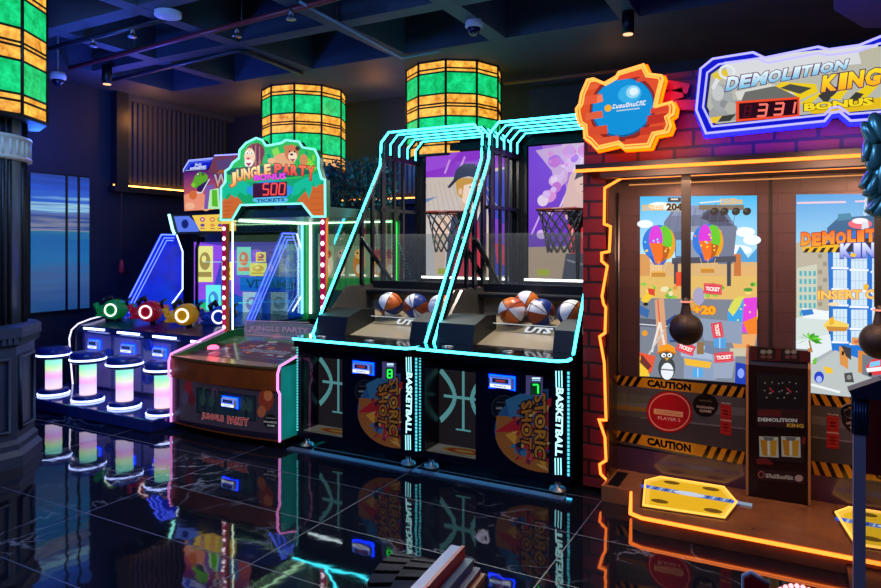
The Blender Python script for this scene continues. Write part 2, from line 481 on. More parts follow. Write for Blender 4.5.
# pull cord with a red grip
pc = thing('pull_cord', (XL+.15, 5.3, 1.25), 'thin cord with a red grip hanging on the dark left wall', 'cord')
MB().tube([(XL+.15, 5.3, 1.42), (XL+.15, 5.3, 2.25)], .006, 6).build('cord', mat('brown_cord', '50302c', .7), pc)
MB().lathe([(.012, .17), (.03, .1), (.03, .02), (.0, 0)], (XL+.15, 5.3, 1.25), 10).build('grip', mat('red_grip', 'a82838', .5, emit='a82838', es=.05), pc)

# columns and their stained-glass lanterns
def stained(name, c1, c2, k):
    m = bpy.data.materials.new(name); m.use_nodes = True
    nt = m.node_tree; b = nt.nodes['Principled BSDF']; L = nt.links.new
    tc = nt.nodes.new('ShaderNodeTexCoord')
    n = nt.nodes.new('ShaderNodeTexNoise'); n.inputs['Scale'].default_value = 13; n.inputs['Detail'].default_value = 8; n.inputs['Roughness'].default_value = .7
    L(tc.outputs['Object'], n.inputs['Vector'])
    r = nt.nodes.new('ShaderNodeValToRGB'); e = r.color_ramp.elements
    e[0].position = .36; e[0].color = (*lin(c1), 1); e[1].position = .66; e[1].color = (*lin(c2), 1)
    L(n.outputs['Fac'], r.inputs['Fac']); L(r.outputs['Color'], b.inputs['Emission Color'])
    b.inputs['Emission Strength'].default_value = k; b.inputs['Base Color'].default_value = (.02, .02, .02, 1); b.inputs['Roughness'].default_value = .4
    return m
GOLD = stained('gold_stained_glass', 'b06408', 'ffc44c', 1.45)
GRN = stained('green_stained_glass', '009c48', '18e088', 1.2)
LEAD = mat('black_lead_came', '14110c', .5)
ROWS = [(2.53, 2.68, 0), (2.68, 2.92, 1), (2.92, 3.15, 0), (3.15, 3.37, 1), (3.37, 3.49, 0)]
def lantern(x, y, rot, label, R=.55):
    t = thing('column_lantern', (x, y, 2.53), label, 'lantern', 'stained glass lanterns around the columns')
    fr = MB()
    V = [(x+R*cos(radians(rot+36*i)), y+R*sin(radians(rot+36*i))) for i in range(10)]
    for i in range(10):
        a, c = V[i], V[(i+1) % 10]
        fr.tube([(*a, 2.52), (*a, 3.5)], .013, 6)
    for z in (2.53, 2.63, 2.68, 2.92, 3.02, 3.05, 3.15, 3.37, 3.41, 3.49): fr.tube([(*v, z) for v in V], .009 if z != 2.53 else .014, 6, True)
    for z0, z1, k in ROWS:
        g = MB()
        vs = [(*v, z0) for v in V]+[(*v, z1) for v in V]
        g.add(vs, [(i, (i+1) % 10, 10+(i+1) % 10, 10+i) for i in range(10)])
        tag(g.build('glass_band', GRN if k else GOLD, t), label='green glass band' if k else 'gold glass band')
    fr.prism([(*v, 2.515) for v in V], (0, 0, .01))
    fr.build('shade_frame', LEAD, t)
    return t
COLM = mat('pewter_column_cladding', '69778a', .35, .5); COLD = mat('dark_column_groove', '0c0f14', .5)
BASE = mat('dark_column_base', '2b3850', .45, noise=.15, nscale=3)
CREAM = mat('pale_ring_band', 'cfcab8', .4)
def column(n, x, y, rot):
    c = thing('column', (x, y, 0), None, None); c['kind'] = 'structure'
    sh = MB(); gv = MB()
    sh.cyl((x, y, 1.02), .41, 2.48, 40).build('shaft', COLM, c)
    for i in range(12):
        t = radians(rot+30*i)
        for dt in (0, .13): gv.tube([(x+.412*cos(t+dt), y+.412*sin(t+dt), 1.0), (x+.412*cos(t+dt), y+.412*sin(t+dt), 2.53)], .018, 6)
    gv.build('groove', COLD, c)
    if n == 1:
        bd = MB(); bd.lathe([(.42, 2.22), (.45, 2.23), (.45, 2.25), (.435, 2.26), (.435, 2.37), (.45, 2.38), (.45, 2.40), (.42, 2.41)], (x, y, 0), 40)
        for i in range(44):
            t = 2*pi*i/44; bd.tube([(x+.437*cos(t), y+.437*sin(t), 2.26), (x+.437*cos(t), y+.437*sin(t), 2.37)], .010, 5)
        bd.build('ring_band', CREAM, c)
    r8 = radians(rot+8)
    bs = MB(); bs.lathe([(.46, .0), (.52, 0), (.52, .08), (.49, .12), (.49, .16), (.465, .19), (.465, .86), (.49, .88), (.49, .92), (.51, .93), (.51, 1.0), (.48, 1.02), (.40, 1.03)], (x, y, 0), 8, 'z', 0, r8, False)
    for i in range(8):
        t0, t1_ = r8+2*pi*i/8, r8+2*pi*(i+1)/8
        a = Vector((x+.465*cos(t0), y+.465*sin(t0), 0)); c2 = Vector((x+.465*cos(t1_), y+.465*sin(t1_), 0))
        nn = Vector(((a.x+c2.x)/2-x, (a.y+c2.y)/2-y, 0)).normalized()*.012
        p = [a.lerp(c2, .15)+nn, a.lerp(c2, .85)+nn]
        bs.tube([p[0]+Vector((0, 0, .26)), p[1]+Vector((0, 0, .26)), p[1]+Vector((0, 0, .78)), p[0]+Vector((0, 0, .78))], .014, 6, True)
        for k in range(9):
            q = a.lerp(c2, (k+.5)/9)+nn*2.2
            bs.box(q.x-.012, q.x+.012, q.y-.012, q.y+.012, .885, .96)
    bs.build('base', BASE, c)
column(1, -5.43, 2.6, 11)
for n, (x, y) in enumerate(((-5.43, 6.45), (-3.33, 6.45))):
    column(n+2, x, y, 0)
lantern(-5.43, 2.6, 15, 'green and gold glass lantern on the near column, cut by the left picture edge')
lantern(-5.43, 6.45, 9, 'green and gold glass lantern rising behind the jungle sign', .51)
lantern(-3.33, 6.45, 0, 'green and gold glass lantern above the cyan neon arches of the basketball machines', .52)

# ------------------------------------------------------------------ shooting game on the left
NAVYG = mat('navy_gloss_plastic', '141c46', .22)
LILAC = printed(0, .35)
g = thing('shooting_game_cabinet', (-5.9, 4.4, 0), 'blue four-player shooting game cabinet with crocodile header sign behind the glowing stools', 'arcade machine')
MB().rbox(-6.95, -4.83, 3.76, 4.42, .0, .11, .015).build('platform', mat('navy_platform_top', '1c2a6e', .12, ior=1.7), g)
prof = [(4.37, .11), (4.37, .68), (4.42, .735), (4.75, .80), (5.95, .80), (5.95, .11)]
MB().prism([(-6.82, y, z) for y, z in prof], (1.99, 0, 0)).build('console', NAVYG, g)
a = artY(4.366)
a.poly([(83, 331), (177, 343), (177, 397), (83, 385)], '3a3a86')
for x0, x1 in ((85, 111), (114, 141), (143.5, 171)):
    dy = lambda x: (x-83)*.128
    a.poly([(x0, 333+dy(x0)), (x1, 333+dy(x1)), (x1, 384+dy(x1)), (x0, 384+dy(x0))], '8f79b0')
for x0, x1 in ((85, 111), (114, 141), (143.5, 171)):
    a.line([(x0, 353+(x0-83)*.128), (x1, 353+(x1-83)*.128)], .5, '6a5a94')
a.build('front_panel', LILAC, g)
stw = MB()
for p in ((84, 328, 104, 330.2), (117.6, 332, 139, 334.8), (153, 336, 175.6, 338.8), (191, 341, 209, 343.4)):
    q0 = at(p[0], p[1], 4.36); q1 = at(p[2], p[3], 4.36)
    MB().box(q0[0], q1[0], 4.352, 4.37, (q0[2]+q1[2])/2-.009, (q0[2]+q1[2])/2+.009).build('led_bar', glow('white_blue_led', (.36, .46, 1), 8), g)
READER = printed(1.3)
def card_reader(Y, x0, y0, x1, y1, parent, k='blue'):
    p0 = at(x0, y0, Y); p1 = at(x1, y1, Y)
    cx, cz = (p0[0]+p1[0])/2, (p0[2]+p1[2])/2; w, h = abs(p1[0]-p0[0]), abs(p0[2]-p1[2])
    r = MB().rbox(cx-w/2, cx+w/2, Y-.035, Y+.004, cz-h/2, cz+h/2, min(.018, h*.2)).build('card_reader', WHT, parent)
    a = Art(lambda u, v: (cx+u*w, Y-.0355, cz+v*h))
    a.rect(-.42, -.40, .42, .40, '5b7dff'); a.rect(-.42, -.40, .42, -.12, 'e6f0ff')
    a.rect(-.33, .0, .33, .36, '0a1030'); a.rect(-.2, .1, .2, .25, '8a2a30' if k == 'dark' else '1c2c66')
    a.scrib([(-.25, -.18), (.25, -.18), (.25, -.32), (-.25, -.32)], '3050b0', 5, 43)
    tag(a.build('reader_screen', READER, r), label='lit blue and white card screen')
    lp = MB(); lp.tube([(cx-w/2, Y-.006, cz-h/2), (cx+w/2, Y-.006, cz-h/2), (cx+w/2, Y-.006, cz+h/2), (cx-w/2, Y-.006, cz+h/2)], .007, 6, True)
    lp.build('light_rim', glow('reader_blue_light', (.0, .02, 1.0), 14), r)
    return r
card_reader(4.366, 90, 339.5, 100.5, 349.5, g)
card_reader(4.366, 122.5, 344, 135, 353.5, g)
card_reader(4.366, 154.5, 347.5, 166.5, 357, g)
card_reader(4.366, 193, 352, 205, 361.5, g)
for x, y, r in ((108, 353, .045), (147.5, 345, .06), (147, 377, .075)):
    c = at(x, y, 4.35); v = MB(); v.cyl((c[0], 4.345, c[2]), r, .02, 24, 'y')
    for k in (.35, .6, .85): v.ring((c[0], 4.343, c[2]), r*k, .004, 20, 5, 'y')
    v.build('speaker_grille', mat('blue_grille', '1840b0', .4), g)
# white neon that outlines the left end of the console
tb = MB()
tb.tube([(-6.85, 4.36, .10), (-6.87, 4.345, .40), (-6.88, 4.34, .60), (-6.87, 4.36, .69), (-6.85, 4.42, .75), (-6.83, 4.55, .79), (-6.82, 4.70, .815)], .008, 8)
tb.build('end_neon', glow('lilac_white_neon', (.72, .68, 1), 1.8), g)
def side(X, name, clear=False):
    L = lambda p: (X, p[0], p[1])
    poly = [(4.86, .80), (5.40, 1.73), (5.62, 1.73), (5.72, 1.52), (5.72, .80)]
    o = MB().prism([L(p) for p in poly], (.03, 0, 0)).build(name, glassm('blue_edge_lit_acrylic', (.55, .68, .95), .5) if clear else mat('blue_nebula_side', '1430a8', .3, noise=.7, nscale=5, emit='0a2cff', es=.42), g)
    n = MB()
    for d, r in ((0, .008), (.055, .006), (.10, .006)):
        n.tube([(X+.032, 4.86+d, .82), (X+.032, 5.40+d*.75, 1.725-d*.7), (X+.032, 5.60-d*.3, 1.725-d*.7)], r, 6)
    n.build('side_neon', glow('royal_neon', (.07, .12, 1), 4.0), o)
    n = MB(); n.tube([(X+.032, 5.62, 1.725), (X+.032, 5.71, 1.52), (X+.032, 5.71, 1.05), (X+.032, 5.55, .88)], .009, 6)
    n.build('side_neon', glow('pale_blue_neon', (.55, .72, 1), 3.0), o)
side(-6.78, 'side_panel'); side(-4.87, 'side_panel', True)
MB().box(-6.8, -4.84, 5.83, 5.98, .8, 1.74).build('rear_cabinet', BLK, g)
a = artY(5.82, .0008)
a.grad(194, 242, 305, 331, '3a2a90', '1848c0')
a.poly([(194, 242), (225, 246), (210, 300), (194, 305)], '7a40c8'); a.poly([(230, 250), (262, 250), (250, 300), (225, 290)], '6a48d8')
a.poly([(194, 300), (240, 296), (305, 300), (305, 331), (194, 331)], '1458c4'); a.poly([(200, 303), (225, 300), (222, 312), (202, 318)], '18a060')
for x0, y0, x1, y1, c, c2 in ((197, 246, 213, 282, 'c8c878', '8a7a40'), (237, 247, 251, 275, '70d0c0', 'c86a50'), (256, 252, 266, 262, 'd8d060', '90406a'), (250, 263, 267, 276, 'd0d468', 'b8a040'), (279, 244, 303, 282, 'b8ccb0', '8898c0'), (206, 285, 221, 322, '58d0d0', '3878c0'), (271, 292, 288, 318, 'c8d8b0', '7a9a80'), (243, 292, 262, 320, '9ac0d8', '6a78b8'), (222, 262, 232, 280, 'd8c870', '806030')):
    a.rect(x0, y0, x1, y1, c); a.ell((x0+x1)/2, y0+(y1-y0)*.42, (x1-x0)*.34, (y1-y0)*.25, c2); a.rect(x0+1.5, y0+(y1-y0)*.72, x1-1.5, y0+(y1-y0)*.86, c2)
    a.ell((x0+x1)/2-1, y0+(y1-y0)*.36, (x1-x0)*.14, (y1-y0)*.10, c)
a.rect(240, 277, 304, 291, '1060c8'); a.text('VITAMIN', [(246, 279), (301, 281), (301, 290), (246, 288)], '0c2a70', bold=.03)
a.line([(238, 303), (300, 301)], .8, '60e8f0'); a.line([(205, 262), (262, 262)], .5, '8ae0e0')
a.build('screen', printed(1.4, .2), g)
MB().tube([(-6.6, 5.80, .83), (-6.6, 5.80, 1.55), (-6.55, 5.80, 1.70)], .02, 8).build('screen_bezel', BLK, g)
MB().prism([(-6.76, 5.55, 1.99), (-6.72, 5.5, 1.75), (-6.72, 5.98, 1.75), (-6.76, 5.98, 1.99)], (1.88, 0, 0)).build('canopy', BLM, g)
a = artY(5.49, .0008)
a.poly([(171, 215), (236, 213), (236, 233.5), (175, 234)], '14161e')
a.poly([(174, 216.5), (189, 216), (199, 226), (199, 231.5), (178, 232)], '5a78e8'); a.ell(185, 224, 3.2, 4.2, '14206a'); a.arc(185, 224, 3.8, 4.8, .7, '2a46b8')
a.poly([(192, 215.5), (236, 213.5), (236, 231), (200, 231)], 'f2cc50')
for x, c in ((202.5, 'b04a8a'), (212.5, 'e0782a'), (220, '58a838')):
    a.ell(x, 219.5, 2.6, 2.4, c); a.ell(x, 219.5, 1.2, 1.0, 'f7e6b0'); a.ell(x, 225.2, 2.2, 1.6, '6a4a90' if c != 'e0782a' else 'd89040'); a.rect(x-2.2, 228, x+2.2, 229, 'a07048')
a.build('marquee', printed(1.0), g)
MB().tube([at(169, 214.5, 5.48), at(172.5, 229, 5.48), at(174.5, 234, 5.48)], .016, 8).build('marquee_neon', glow('aqua_neon', (.3, .9, .85), 3), g)
# header sign
hp = [at(*p, 5.65) for p in ((183, 170), (188.5, 160), (213, 157.5), (214, 155), (250, 153), (250, 208), (184.5, 211.5))]
hs = MB().prism(hp, (0, .12, 0)).build('header_sign', BLM, g)
a = artY(5.645, .0008)
a.grad(0, 0, 0, 0, '4a1470', 'e06848', [(183.5, 172), (250, 165), (250, 206), (184.5, 211)])
a.poly([(183.3, 169.5), (189, 160.5), (213, 158.2), (208, 168.5)], '0a1cc8')
a.line([(184, 169.3), (189.2, 161.4), (212, 159.5)], .8, '9ab0ff'); a.line([(186, 170), (190.5, 163), (210, 161.5)], .5, '5a78ff'); a.line([(185, 170.6), (206, 169)], .6, 'a8c0ff')
a.scrib([(195, 163.6), (201.5, 163.1), (201.5, 165.4), (195, 165.9)], 'd8e4ff', 3, 41); a.scrib([(190, 167.0), (206.5, 165.5), (206.5, 168.3), (190, 169.6)], 'e8f0ff', 8, 42)
a.poly([(214, 156), (250, 154), (250, 172), (214, 174), (208, 172)], '6e3848'); a.poly([(216, 161), (230, 158), (233, 168), (218, 170)], '584070'); a.poly([(220, 170), (235, 169), (235, 173), (216, 174)], 'a05828')
a.poly([(184, 195), (200, 190), (214, 205), (214, 209.5), (184.5, 211)], 'e89070'); a.ell(193, 195, 4, 4.5, 'd06a30'); a.ell(190, 206, 5, 3.5, 'f0b090'); a.ell(206, 208, 4, 3, 'e8a878')
# a crocodile with an open jaw
a.poly([(192, 184), (195.5, 175), (199, 172), (205, 173), (208, 176), (207, 181), (201, 186), (197, 188), (193, 187.5)], '5aa818'); a.poly([(197, 187), (208, 180), (209, 183), (202, 193), (197, 191)], '2c1a4a')
a.line([(197, 193), (202, 192.5), (209.5, 179)], 1.1, 'd8d8f0'); a.ell(198, 174.5, 2, 1.8, '486a30'); a.ell(203, 174, 2, 1.8, '486a30'); a.ell(193.5, 185, 2.2, 2, '82c828'); a.ell(198, 174.3, .8, .8, 'f8f8d8')
a.poly([(206, 186), (214, 184), (216, 209), (204, 209)], '7a58a8'); a.poly([(210, 190), (219, 188), (221, 209), (208, 209)], 'b8e8b0'); a.poly([(212, 190), (217, 190), (218, 207), (212, 206)], '58b818')
a.text('WI', [(214, 174.5), (230, 172.8), (230, 186), (214, 187.5)], 'a8b0c8', bold=.03, out='2a2244', c2='d88848')
a.poly([(219, 189), (238, 187), (238, 207), (220, 208.5)], '3a78c8'); a.ell(226, 199, 4, 7, 'd8d8ea')
a.build('sign_art', printed(1.0), hs)
nb = MB(); nb.tube([at(250, 153.5, 5.64), at(214.5, 155.5, 5.64)], .008, 6); nb.tube([at(183.5, 172, 5.64), at(183.5, 169.5, 5.64), at(189, 160.3, 5.64), at(213, 158, 5.64)], .006, 6)
nb.build('sign_neon', BLUEN, hs)
# the four mounted guns
def gun(px, py, colr, word, Y=4.54):
    th = radians(24); ax = (sin(th), -cos(th))
    c = at(px, py, Y); x, y, z = c[0]-ax[0]*.10, c[1]-ax[1]*.10, c[2]
    def turn(b):
        b.v = [(x+(q[0]-x)*cos(th)-(q[1]-y)*sin(th), y+(q[0]-x)*sin(th)+(q[1]-y)*cos(th), q[2]) for q in b.v]; return b
    m = mat(word+'_gun_plastic', colr, .25, emit=colr, es=.12)
    p = MB()
    p.lathe([(0, -.10), (.075, -.10), (.10, -.085), (.108, -.03), (.108, .05), (.085, .09), (.05, .22), (.04, .34), (0, .34)], (x, y, z), 24, 'y')
    p.ball((x-.17, y+.05, z-.015), .062, 16, 10, 0, (1.35, 1, .85)); p.box(x-.24, x-.08, y+.02, y+.10, z-.085, z-.06)
    p.tube([(x-.21, y+.02, z+.0), (x-.24, y+.02, z+.06)], .03, 8)
    gu = tag(turn(p).build('mounted_gun', m, g), label=word+' mounted gun')
    turn(MB().ring((x, y-.10, z), .062, .010, 28, 6, 'y')).build('ring_light', glow('ring_'+word, tuple(min(1, .6+.5*k) for k in lin(colr)), 2.2), gu)
    turn(MB().tube([(x-.12, y+.1, z-.07), (x-.13, y+.0, z+.10), (x-.12, y+.1, z+.13), (x-.10, y+.2, z-.02)], .022, 8)).build('strap', BLK, gu)
    turn(MB().tube([(x+.09, y+.1, z-.02), (x+.105, y+.02, z+.09), (x+.105, y+.12, z+.11)], .016, 8)).build('side_lug', BLK, gu)
    MB().lathe([(.03, .12), (.03, .04), (.07, .03), (.07, 0)], (x, y+.03, z-.21), 16).build('pivot', BLM, gu)
gun(110.5, 310, '0c9a3c', 'green'); gun(145.5, 312, 'c01428', 'red'); gun(182, 315.5, 'f0a808', 'yellow'); gun(218.5, 317, '123ca0', 'blue', 4.74)

# the four glowing stools
def rainbow():
    m = bpy.data.materials.new('rainbow_light_tube'); m.use_nodes = True
    nt = m.node_tree; b = nt.nodes['Principled BSDF']; L = nt.links.new
    tc = nt.nodes.new('ShaderNodeTexCoord'); sp = nt.nodes.new('ShaderNodeSeparateXYZ'); L(tc.outputs['Generated'], sp.inputs[0])
    r = nt.nodes.new('ShaderNodeValToRGB'); cr = r.color_ramp
    st = [(0, 'ffb890'), (.07, 'f0d8f0'), (.3, 'd8c0ff'), (.42, 'e898e8'), (.52, 'e8b0d8'), (.68, 'c8f098'), (.82, '90f0b8'), (1, '80e8e8')]
    cr.elements[0].color = (*lin(st[0][1]), 1); cr.elements[1].color = (*lin(st[-1][1]), 1)
    for p, c in st[1:-1]: e = cr.elements.new(p); e.color = (*lin(c), 1)
    L(sp.outputs['Z'], r.inputs['Fac']); L(r.outputs['Color'], b.inputs['Emission Color']); b.inputs['Emission Strength'].default_value = 1.15
    return m
RAIN = rainbow(); SEAT = mat('navy_vinyl', '1a2a78', .3)
STL = glow('stool_white_led', (.40, .50, 1.0), 4.5)
def stool(x, y, lab):
    t = thing('light_up_stool', (x, y, .11), lab, 'stool', 'round light-up stools in front of the shooting game')
    MB().lathe([(0, .575), (.135, .575), (.152, .56), (.156, .53), (.156, .485), (.135, .47), (0, .47)], (x, y, 0), 32).build('seat', SEAT, t)
    MB().ring((x, y, .508), .156, .009, 40, 8).build('seat_light_ring', STL, t)
    MB().cyl((x, y, .16), .074, .315, 24).build('pedestal', RAIN, t)
    MB().lathe([(0, .168), (.118, .168), (.134, .16), (.138, .128), (.130, .112)], (x, y, 0), 32).build('base', SEAT, t)
    MB().ring((x, y, .122), .138, .009, 40, 8).build('base_light_ring', STL, t)
for x, lab in ((-6.565, 'glowing round stool at the left end, next to the column base'), (-6.015, 'second glowing round stool from the column'), (-5.475, 'third glowing round stool from the column'), (-4.95, 'glowing round stool partly hidden by the jungle game cabinet')):
    stool(x, 3.98, lab)

# ------------------------------------------------------------------ jungle themed ball game
YJ, YH, YK = 3.95, 4.55, 5.72
JL, JR = -4.79, -3.57
j = thing('jungle_game_cabinet', (-4.18, YJ, 0), 'jungle game cabinet with lion and bear sign showing 500 and pink neon edges', 'arcade machine')
def bulge(t): return -.045*(1-t*t)
def front_strip(z0, z1, dy, name, m, n=10):
    b = MB(); vs = []
    for i in range(n+1):
        t = -1+2*i/n; x = (JL+JR)/2+t*(JR-JL)/2
        vs.append((x, YJ+bulge(t)+dy))
    poly = vs+[(JR, YJ+.25), (JL, YJ+.25)]
    b.prism([(x, y, z0) for x, y in poly], (0, 0, z1-z0))
    return b.build(name, m, j)
TEAL = mat('teal_side_panel', '189a90', .35, noise=.35, nscale=6)
MB().box(JL, JR, YJ+.2, YK, .07, .66).build('cabinet_body', TEAL, j)
front_strip(.06, .07, -.005, 'bottom_trim', mat('copper_trim', 'a85a28', .3, .6))
front_strip(.075, .455, 0, 'front_panel', mat('dark_jungle_print', '241a2c', .35))
front_strip(.455, .625, -.018, 'apron', mat('copper_orange_apron', '8a4416', .38, .3, noise=.2, nscale=10))
front_strip(.625, .645, -.025, 'apron_edge', mat('gold_edge_metal', 'd8b060', .25, .9))
def jf(u, v):                       # the bulged front
    x, y, z = at(u, v, YJ-.04)
    t = (x-(JL+JR)/2)/((JR-JL)/2)
    return (x, YJ+bulge(max(-1, min(1, t)))-.001, z)
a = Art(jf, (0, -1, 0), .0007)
def gridrect(x0, y0, x1, y1, c, n=8, s=.155):
    for i in range(n):
        xa = x0+(x1-x0)*i/n; xb = x0+(x1-x0)*(i+1)/n
        a.raw([(xa, y0+(xa-x0)*s), (xb, y0+(xb-x0)*s), (xb, y1+(xb-x0)*s), (xa, y1+(xa-x0)*s)], [(0, 1, 2, 3)], c)
    a.k += 1
a.k = 1
gridrect(177, 379, 276.5, 420, '3a3244'); 
gridrect(177, 379, 198, 420, '40384c', 3); 
a.k += 1
for x, y, rx, ry, c in ((187, 388, 5, 8, '7a2030'), (191, 399, 4, 7, '5a1a28'), (183, 398, 4, 7, '4a4468'), (264, 400, 7, 12, '8a3420'), (266, 396, 4, 6, 'c06a40'), (260, 412, 4, 6, 'a85a38'), (205, 393, 2, 6, '285a40'), (215, 394, 3, 7, '5a3a5c'), (244, 404, 5, 7, '2a4a5c')):
    a.ell(x, y, rx, ry, c, 12)
gridrect(196, 387, 255, 413, '141c24', 6)
gridrect(198, 389.5, 253, 411, '1c3040', 6)
for x in (203, 212, 243, 249): a.ell(x, 399+(x-200)*.15, 3, 6, '2c4a48', 10)
a.text('JUNGLE', [(202, 412.2), (224, 415.5), (224, 422.8), (202, 419.3)], 'b83440', bold=.03, out='e8a0a0', ow=.05)
a.text('PARTY', [(228, 415.8), (248, 418.6), (248, 426), (228, 423)], 'b83440', bold=.03, out='e8a0a0', ow=.05)
a.ell(268, 422, 7.5, 8.5, '0c0c12', 20); a.arc(268, 422, 7, 8, .5, '4a4a58', 20)
a.scrib([(264, 417.6), (273, 418.8), (273, 420.2), (264, 419)], '8a8a96', 10, 1); a.scrib([(262, 421.2), (274, 422.9), (274, 424.6), (262, 422.9)], 'd0d0dc', 8, 3); a.text('GAME', [(265, 425), (272, 426), (272, 428), (265, 427)], 'd0d0dc', bold=.02)
a.build('front_print', printed(0.35, .3), j)  # emission stands in for room light on this unlit print
cr = card_reader(YJ-.05, 223.5, 396.5, 238, 408, j)
# pink neon edges
def jp(px, py, Y=YJ-.02): return at(px, py, Y)
lx = JL-.008; rx_ = JR+.008
for q in (lx, rx_):
    MB().tube([(q, YJ-.012, .065), (q, YJ-.012, .44), (q, YJ-.035, .475), (q, YJ-.035, .60), (q, YJ-.01, .655), (q, YH-.02, .80)], .010, 8).build('edge_neon', PINKN, j)
MB().box(JR-.01, JR+.003, YJ+.01, YK, .07, .64).build('side_panel', mat('painted_glow_teal', '1aa090', .35, noise=.35, nscale=6, emit='0c8c80', es=.35), j)  # emission stands in for neon light falling on the teal panel
# side rails and playfield
for x0, x1 in ((JL, JL+.05), (JR-.05, JR)):
    MB().prism([(x0, YJ, .62), (x0, YJ, .652), (x0, YH, .79), (x0, YK, .79), (x0, YK, .62)], (x1-x0, 0, 0)).build('side_rail', mat('green_rail', '1f6a3c', .35), j)
def play(u, v): return (JL+.05+u*(JR-JL-.1), YJ+.03+v*(YH+.1-YJ), .635+.10*v)
MB().prism([play(0, 0), play(1, 0), play(1, 1), play(0, 1)], (0, 0, -.03)).build('playfield', mat('dark_playfield', '301c22', .18), j)
a = Art(play, (0, -.2, 1), .0006)
a.rect(0, 0.02, 1, .95, '3a2026'); a.rect(0, .6, 1, .95, '4a6a48'); a.poly([(.15, .1), (.85, .1), (.75, .85), (.25, .85)], '54303c')
for i in range(46):
    u, v = random.uniform(.08, .95), random.uniform(.12, .92)
    a.ell(u, v, random.uniform(.02, .05), random.uniform(.02, .06), random.choice(['a03c34', '6a5c74', '8a8a92', '4a6a8a', 'b86a48', '7a2c3c', 'a8a0a8', '3c5a48']), 8)
a.scrib([(.45, .52), (.85, .52), (.85, .4), (.45, .4)], '8a90a8', 9, 48)
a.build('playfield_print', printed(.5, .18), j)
MB().lathe([(.05, 0), (.05, .015), (.03, .03), (0, .035)], (JL+.24, YJ+.23, .685), 20).build('glow_button', glow('hot_pink_button', (1, .12, .25), 3), j)
# bulb pillars
RED = mat('crimson_strip', 'c01048', .4, emit='d0104c', es=.35); ORG = mat('amber_pillar_side', 'c06a18', .4, emit='c06a18', es=.12)
BULB = glow('round_bulb', (1, .82, .95), 3.2)
def pillar(px0, px1, ytop, ybot, inner):
    x0 = at(px0, 230, YH)[0]; x1 = at(px1, 230, YH)[0]; zt = at(px0, ytop, YH)[2]; zb = at(px0, ybot, YH)[2]
    p = MB().box(x0, x1, YH-.02, YH+.015, zb, zt).build('bulb_pillar', ORG, j)
    MB().box(x0+.003, x1-.003, YH-.026, YH-.02, zb, zt).build('red_strip', RED, p)
    b = MB(); n = int((zt-zb)/.0915)
    for i in range(n):
        b.ball(((x0+x1)/2, YH-.028, zt-.045-i*(zt-zb-.05)/(n-.5)), .019, 10, 6, 0, (1, .5, 1))
    tag(b.build('bulb', BULB, p), kind='stuff')
pillar(224, 228.3, 224, 342, 1); pillar(321.8, 327.2, 217, 345, -1)
MB().tube([at(232.6, 222, YH+.08), at(232.6, 335, YH+.08)], .008, 6).build('pillar_neon', glow('warm_mint_neon', (.75, .95, .7), 2.6), j)
MB().box(JL, JL+.05, YK-.06, YK, .79, 1.88).build('rear_post', mat('green_post', '1c8a3c', .4, emit='149038', es=.25), j)
MB().tube([(JL+.085, YK-.03, .85), (JL+.085, YK-.03, 1.84)], .014, 8).build('rear_light_tube', glow('ice_white_tube', (.72, 1, .95), 3.2), j)
MB().tube([(JL+.02, YK-.09, .85), (JL+.02, YK-.09, 1.84)], .012, 8).build('rear_light_tube', glow('blue_tube', (.2, .75, 1), 2.0), j)
# glass box
GJ = glassm('jungle_glass', (.95, .97, .96), .35)
MB().box(JL+.005, JL+.013, YH+.1, YK-.06, .79, 1.84).build('side_glass', GJ, j)
MB().box(JR-.013, JR-.005, YH+.1, YK-.06, .79, 1.84).build('side_glass', GJ, j)
# low etched shield
sx0, sx1 = at(244, 325, YH+.03)[0], JR-.06
MB().box(sx0, sx1, YH+.03, YH+.038, .74, .90).build('etched_shield', glassm('frosted_lilac', (.9, .85, .95), .6, .1, .22), j)
a = artY(YH+.028)
a.line([(246, 320.5), (309, 322.5)], .7, 'd0a8e0'); a.line([(246, 334.5), (309, 338.5)], .7, 'e0b0c8'); a.line([(246, 320.5), (246, 334.5)], .6, 'c098d8')
a.text('JUNGLE PARTY', [(249, 325.5), (308, 328), (308, 334.8), (249, 332)], 'c0a0d0', bold=.02)
a.build('shield_print', printed(.4), j)
# canopy and green light strips
MB().box(JL, JR, YH+.02, YK, 1.85, 1.93).build('canopy', mat('dark_green_canopy', '22382e', .35), j)
b = MB(); b.tube([(JL+.06, YH+.12, 1.835), (JL+.06, YK-.05, 1.835)], .012, 8)
b.tube([(JL+.06, YK-.04, 1.838), (JR-.05, YK-.04, 1.838)], .008, 8)
b.build('canopy_light', glow('pale_green_light', (.55, 1, .6), 3.0), j)
bk = MB().box(JL+.05, JR, YK-.02, YK, .79, 1.9).build('rear_wall', mat('green_rear_wall', '2a6a44', .4), j)
a = artY(YK-.022, .0008)
a.poly([(318, 234), (396, 234), (396, 290), (318, 290)], '7fa07c'); a.poly([(318, 234), (396, 234), (396, 246), (318, 246)], '6a8a6a'); a.poly([(318, 278), (396, 278), (396, 290), (318, 290)], '2f8a44')
for x, c, c2 in ((327, 'c8c0a0', '9a5a30'), (342, '7a8a68', 'b8b090'), (359, 'd08a30', 'f0c070'), (378, 'd8a838', 'c04a30'), (390, 'c89868', 'a03c38')):
    a.ell(x, 264, 6, 13, c, 14); a.ell(x, 254, 4.5, 5, c2, 12); a.ell(x-1.6, 253, 1, 1.2, '202020', 8); a.ell(x+1.6, 253, 1, 1.2, '202020', 8); a.ell(x, 269, 3, 5, 'e8dcc0', 10)
for x in range(320, 396, 6): a.poly([(x, 288), (x+2, 277), (x+4, 288)], '1c7a38')
a.build('rear_picture', printed(.8, .4), bk)
b = MB(); gx = JR-.035
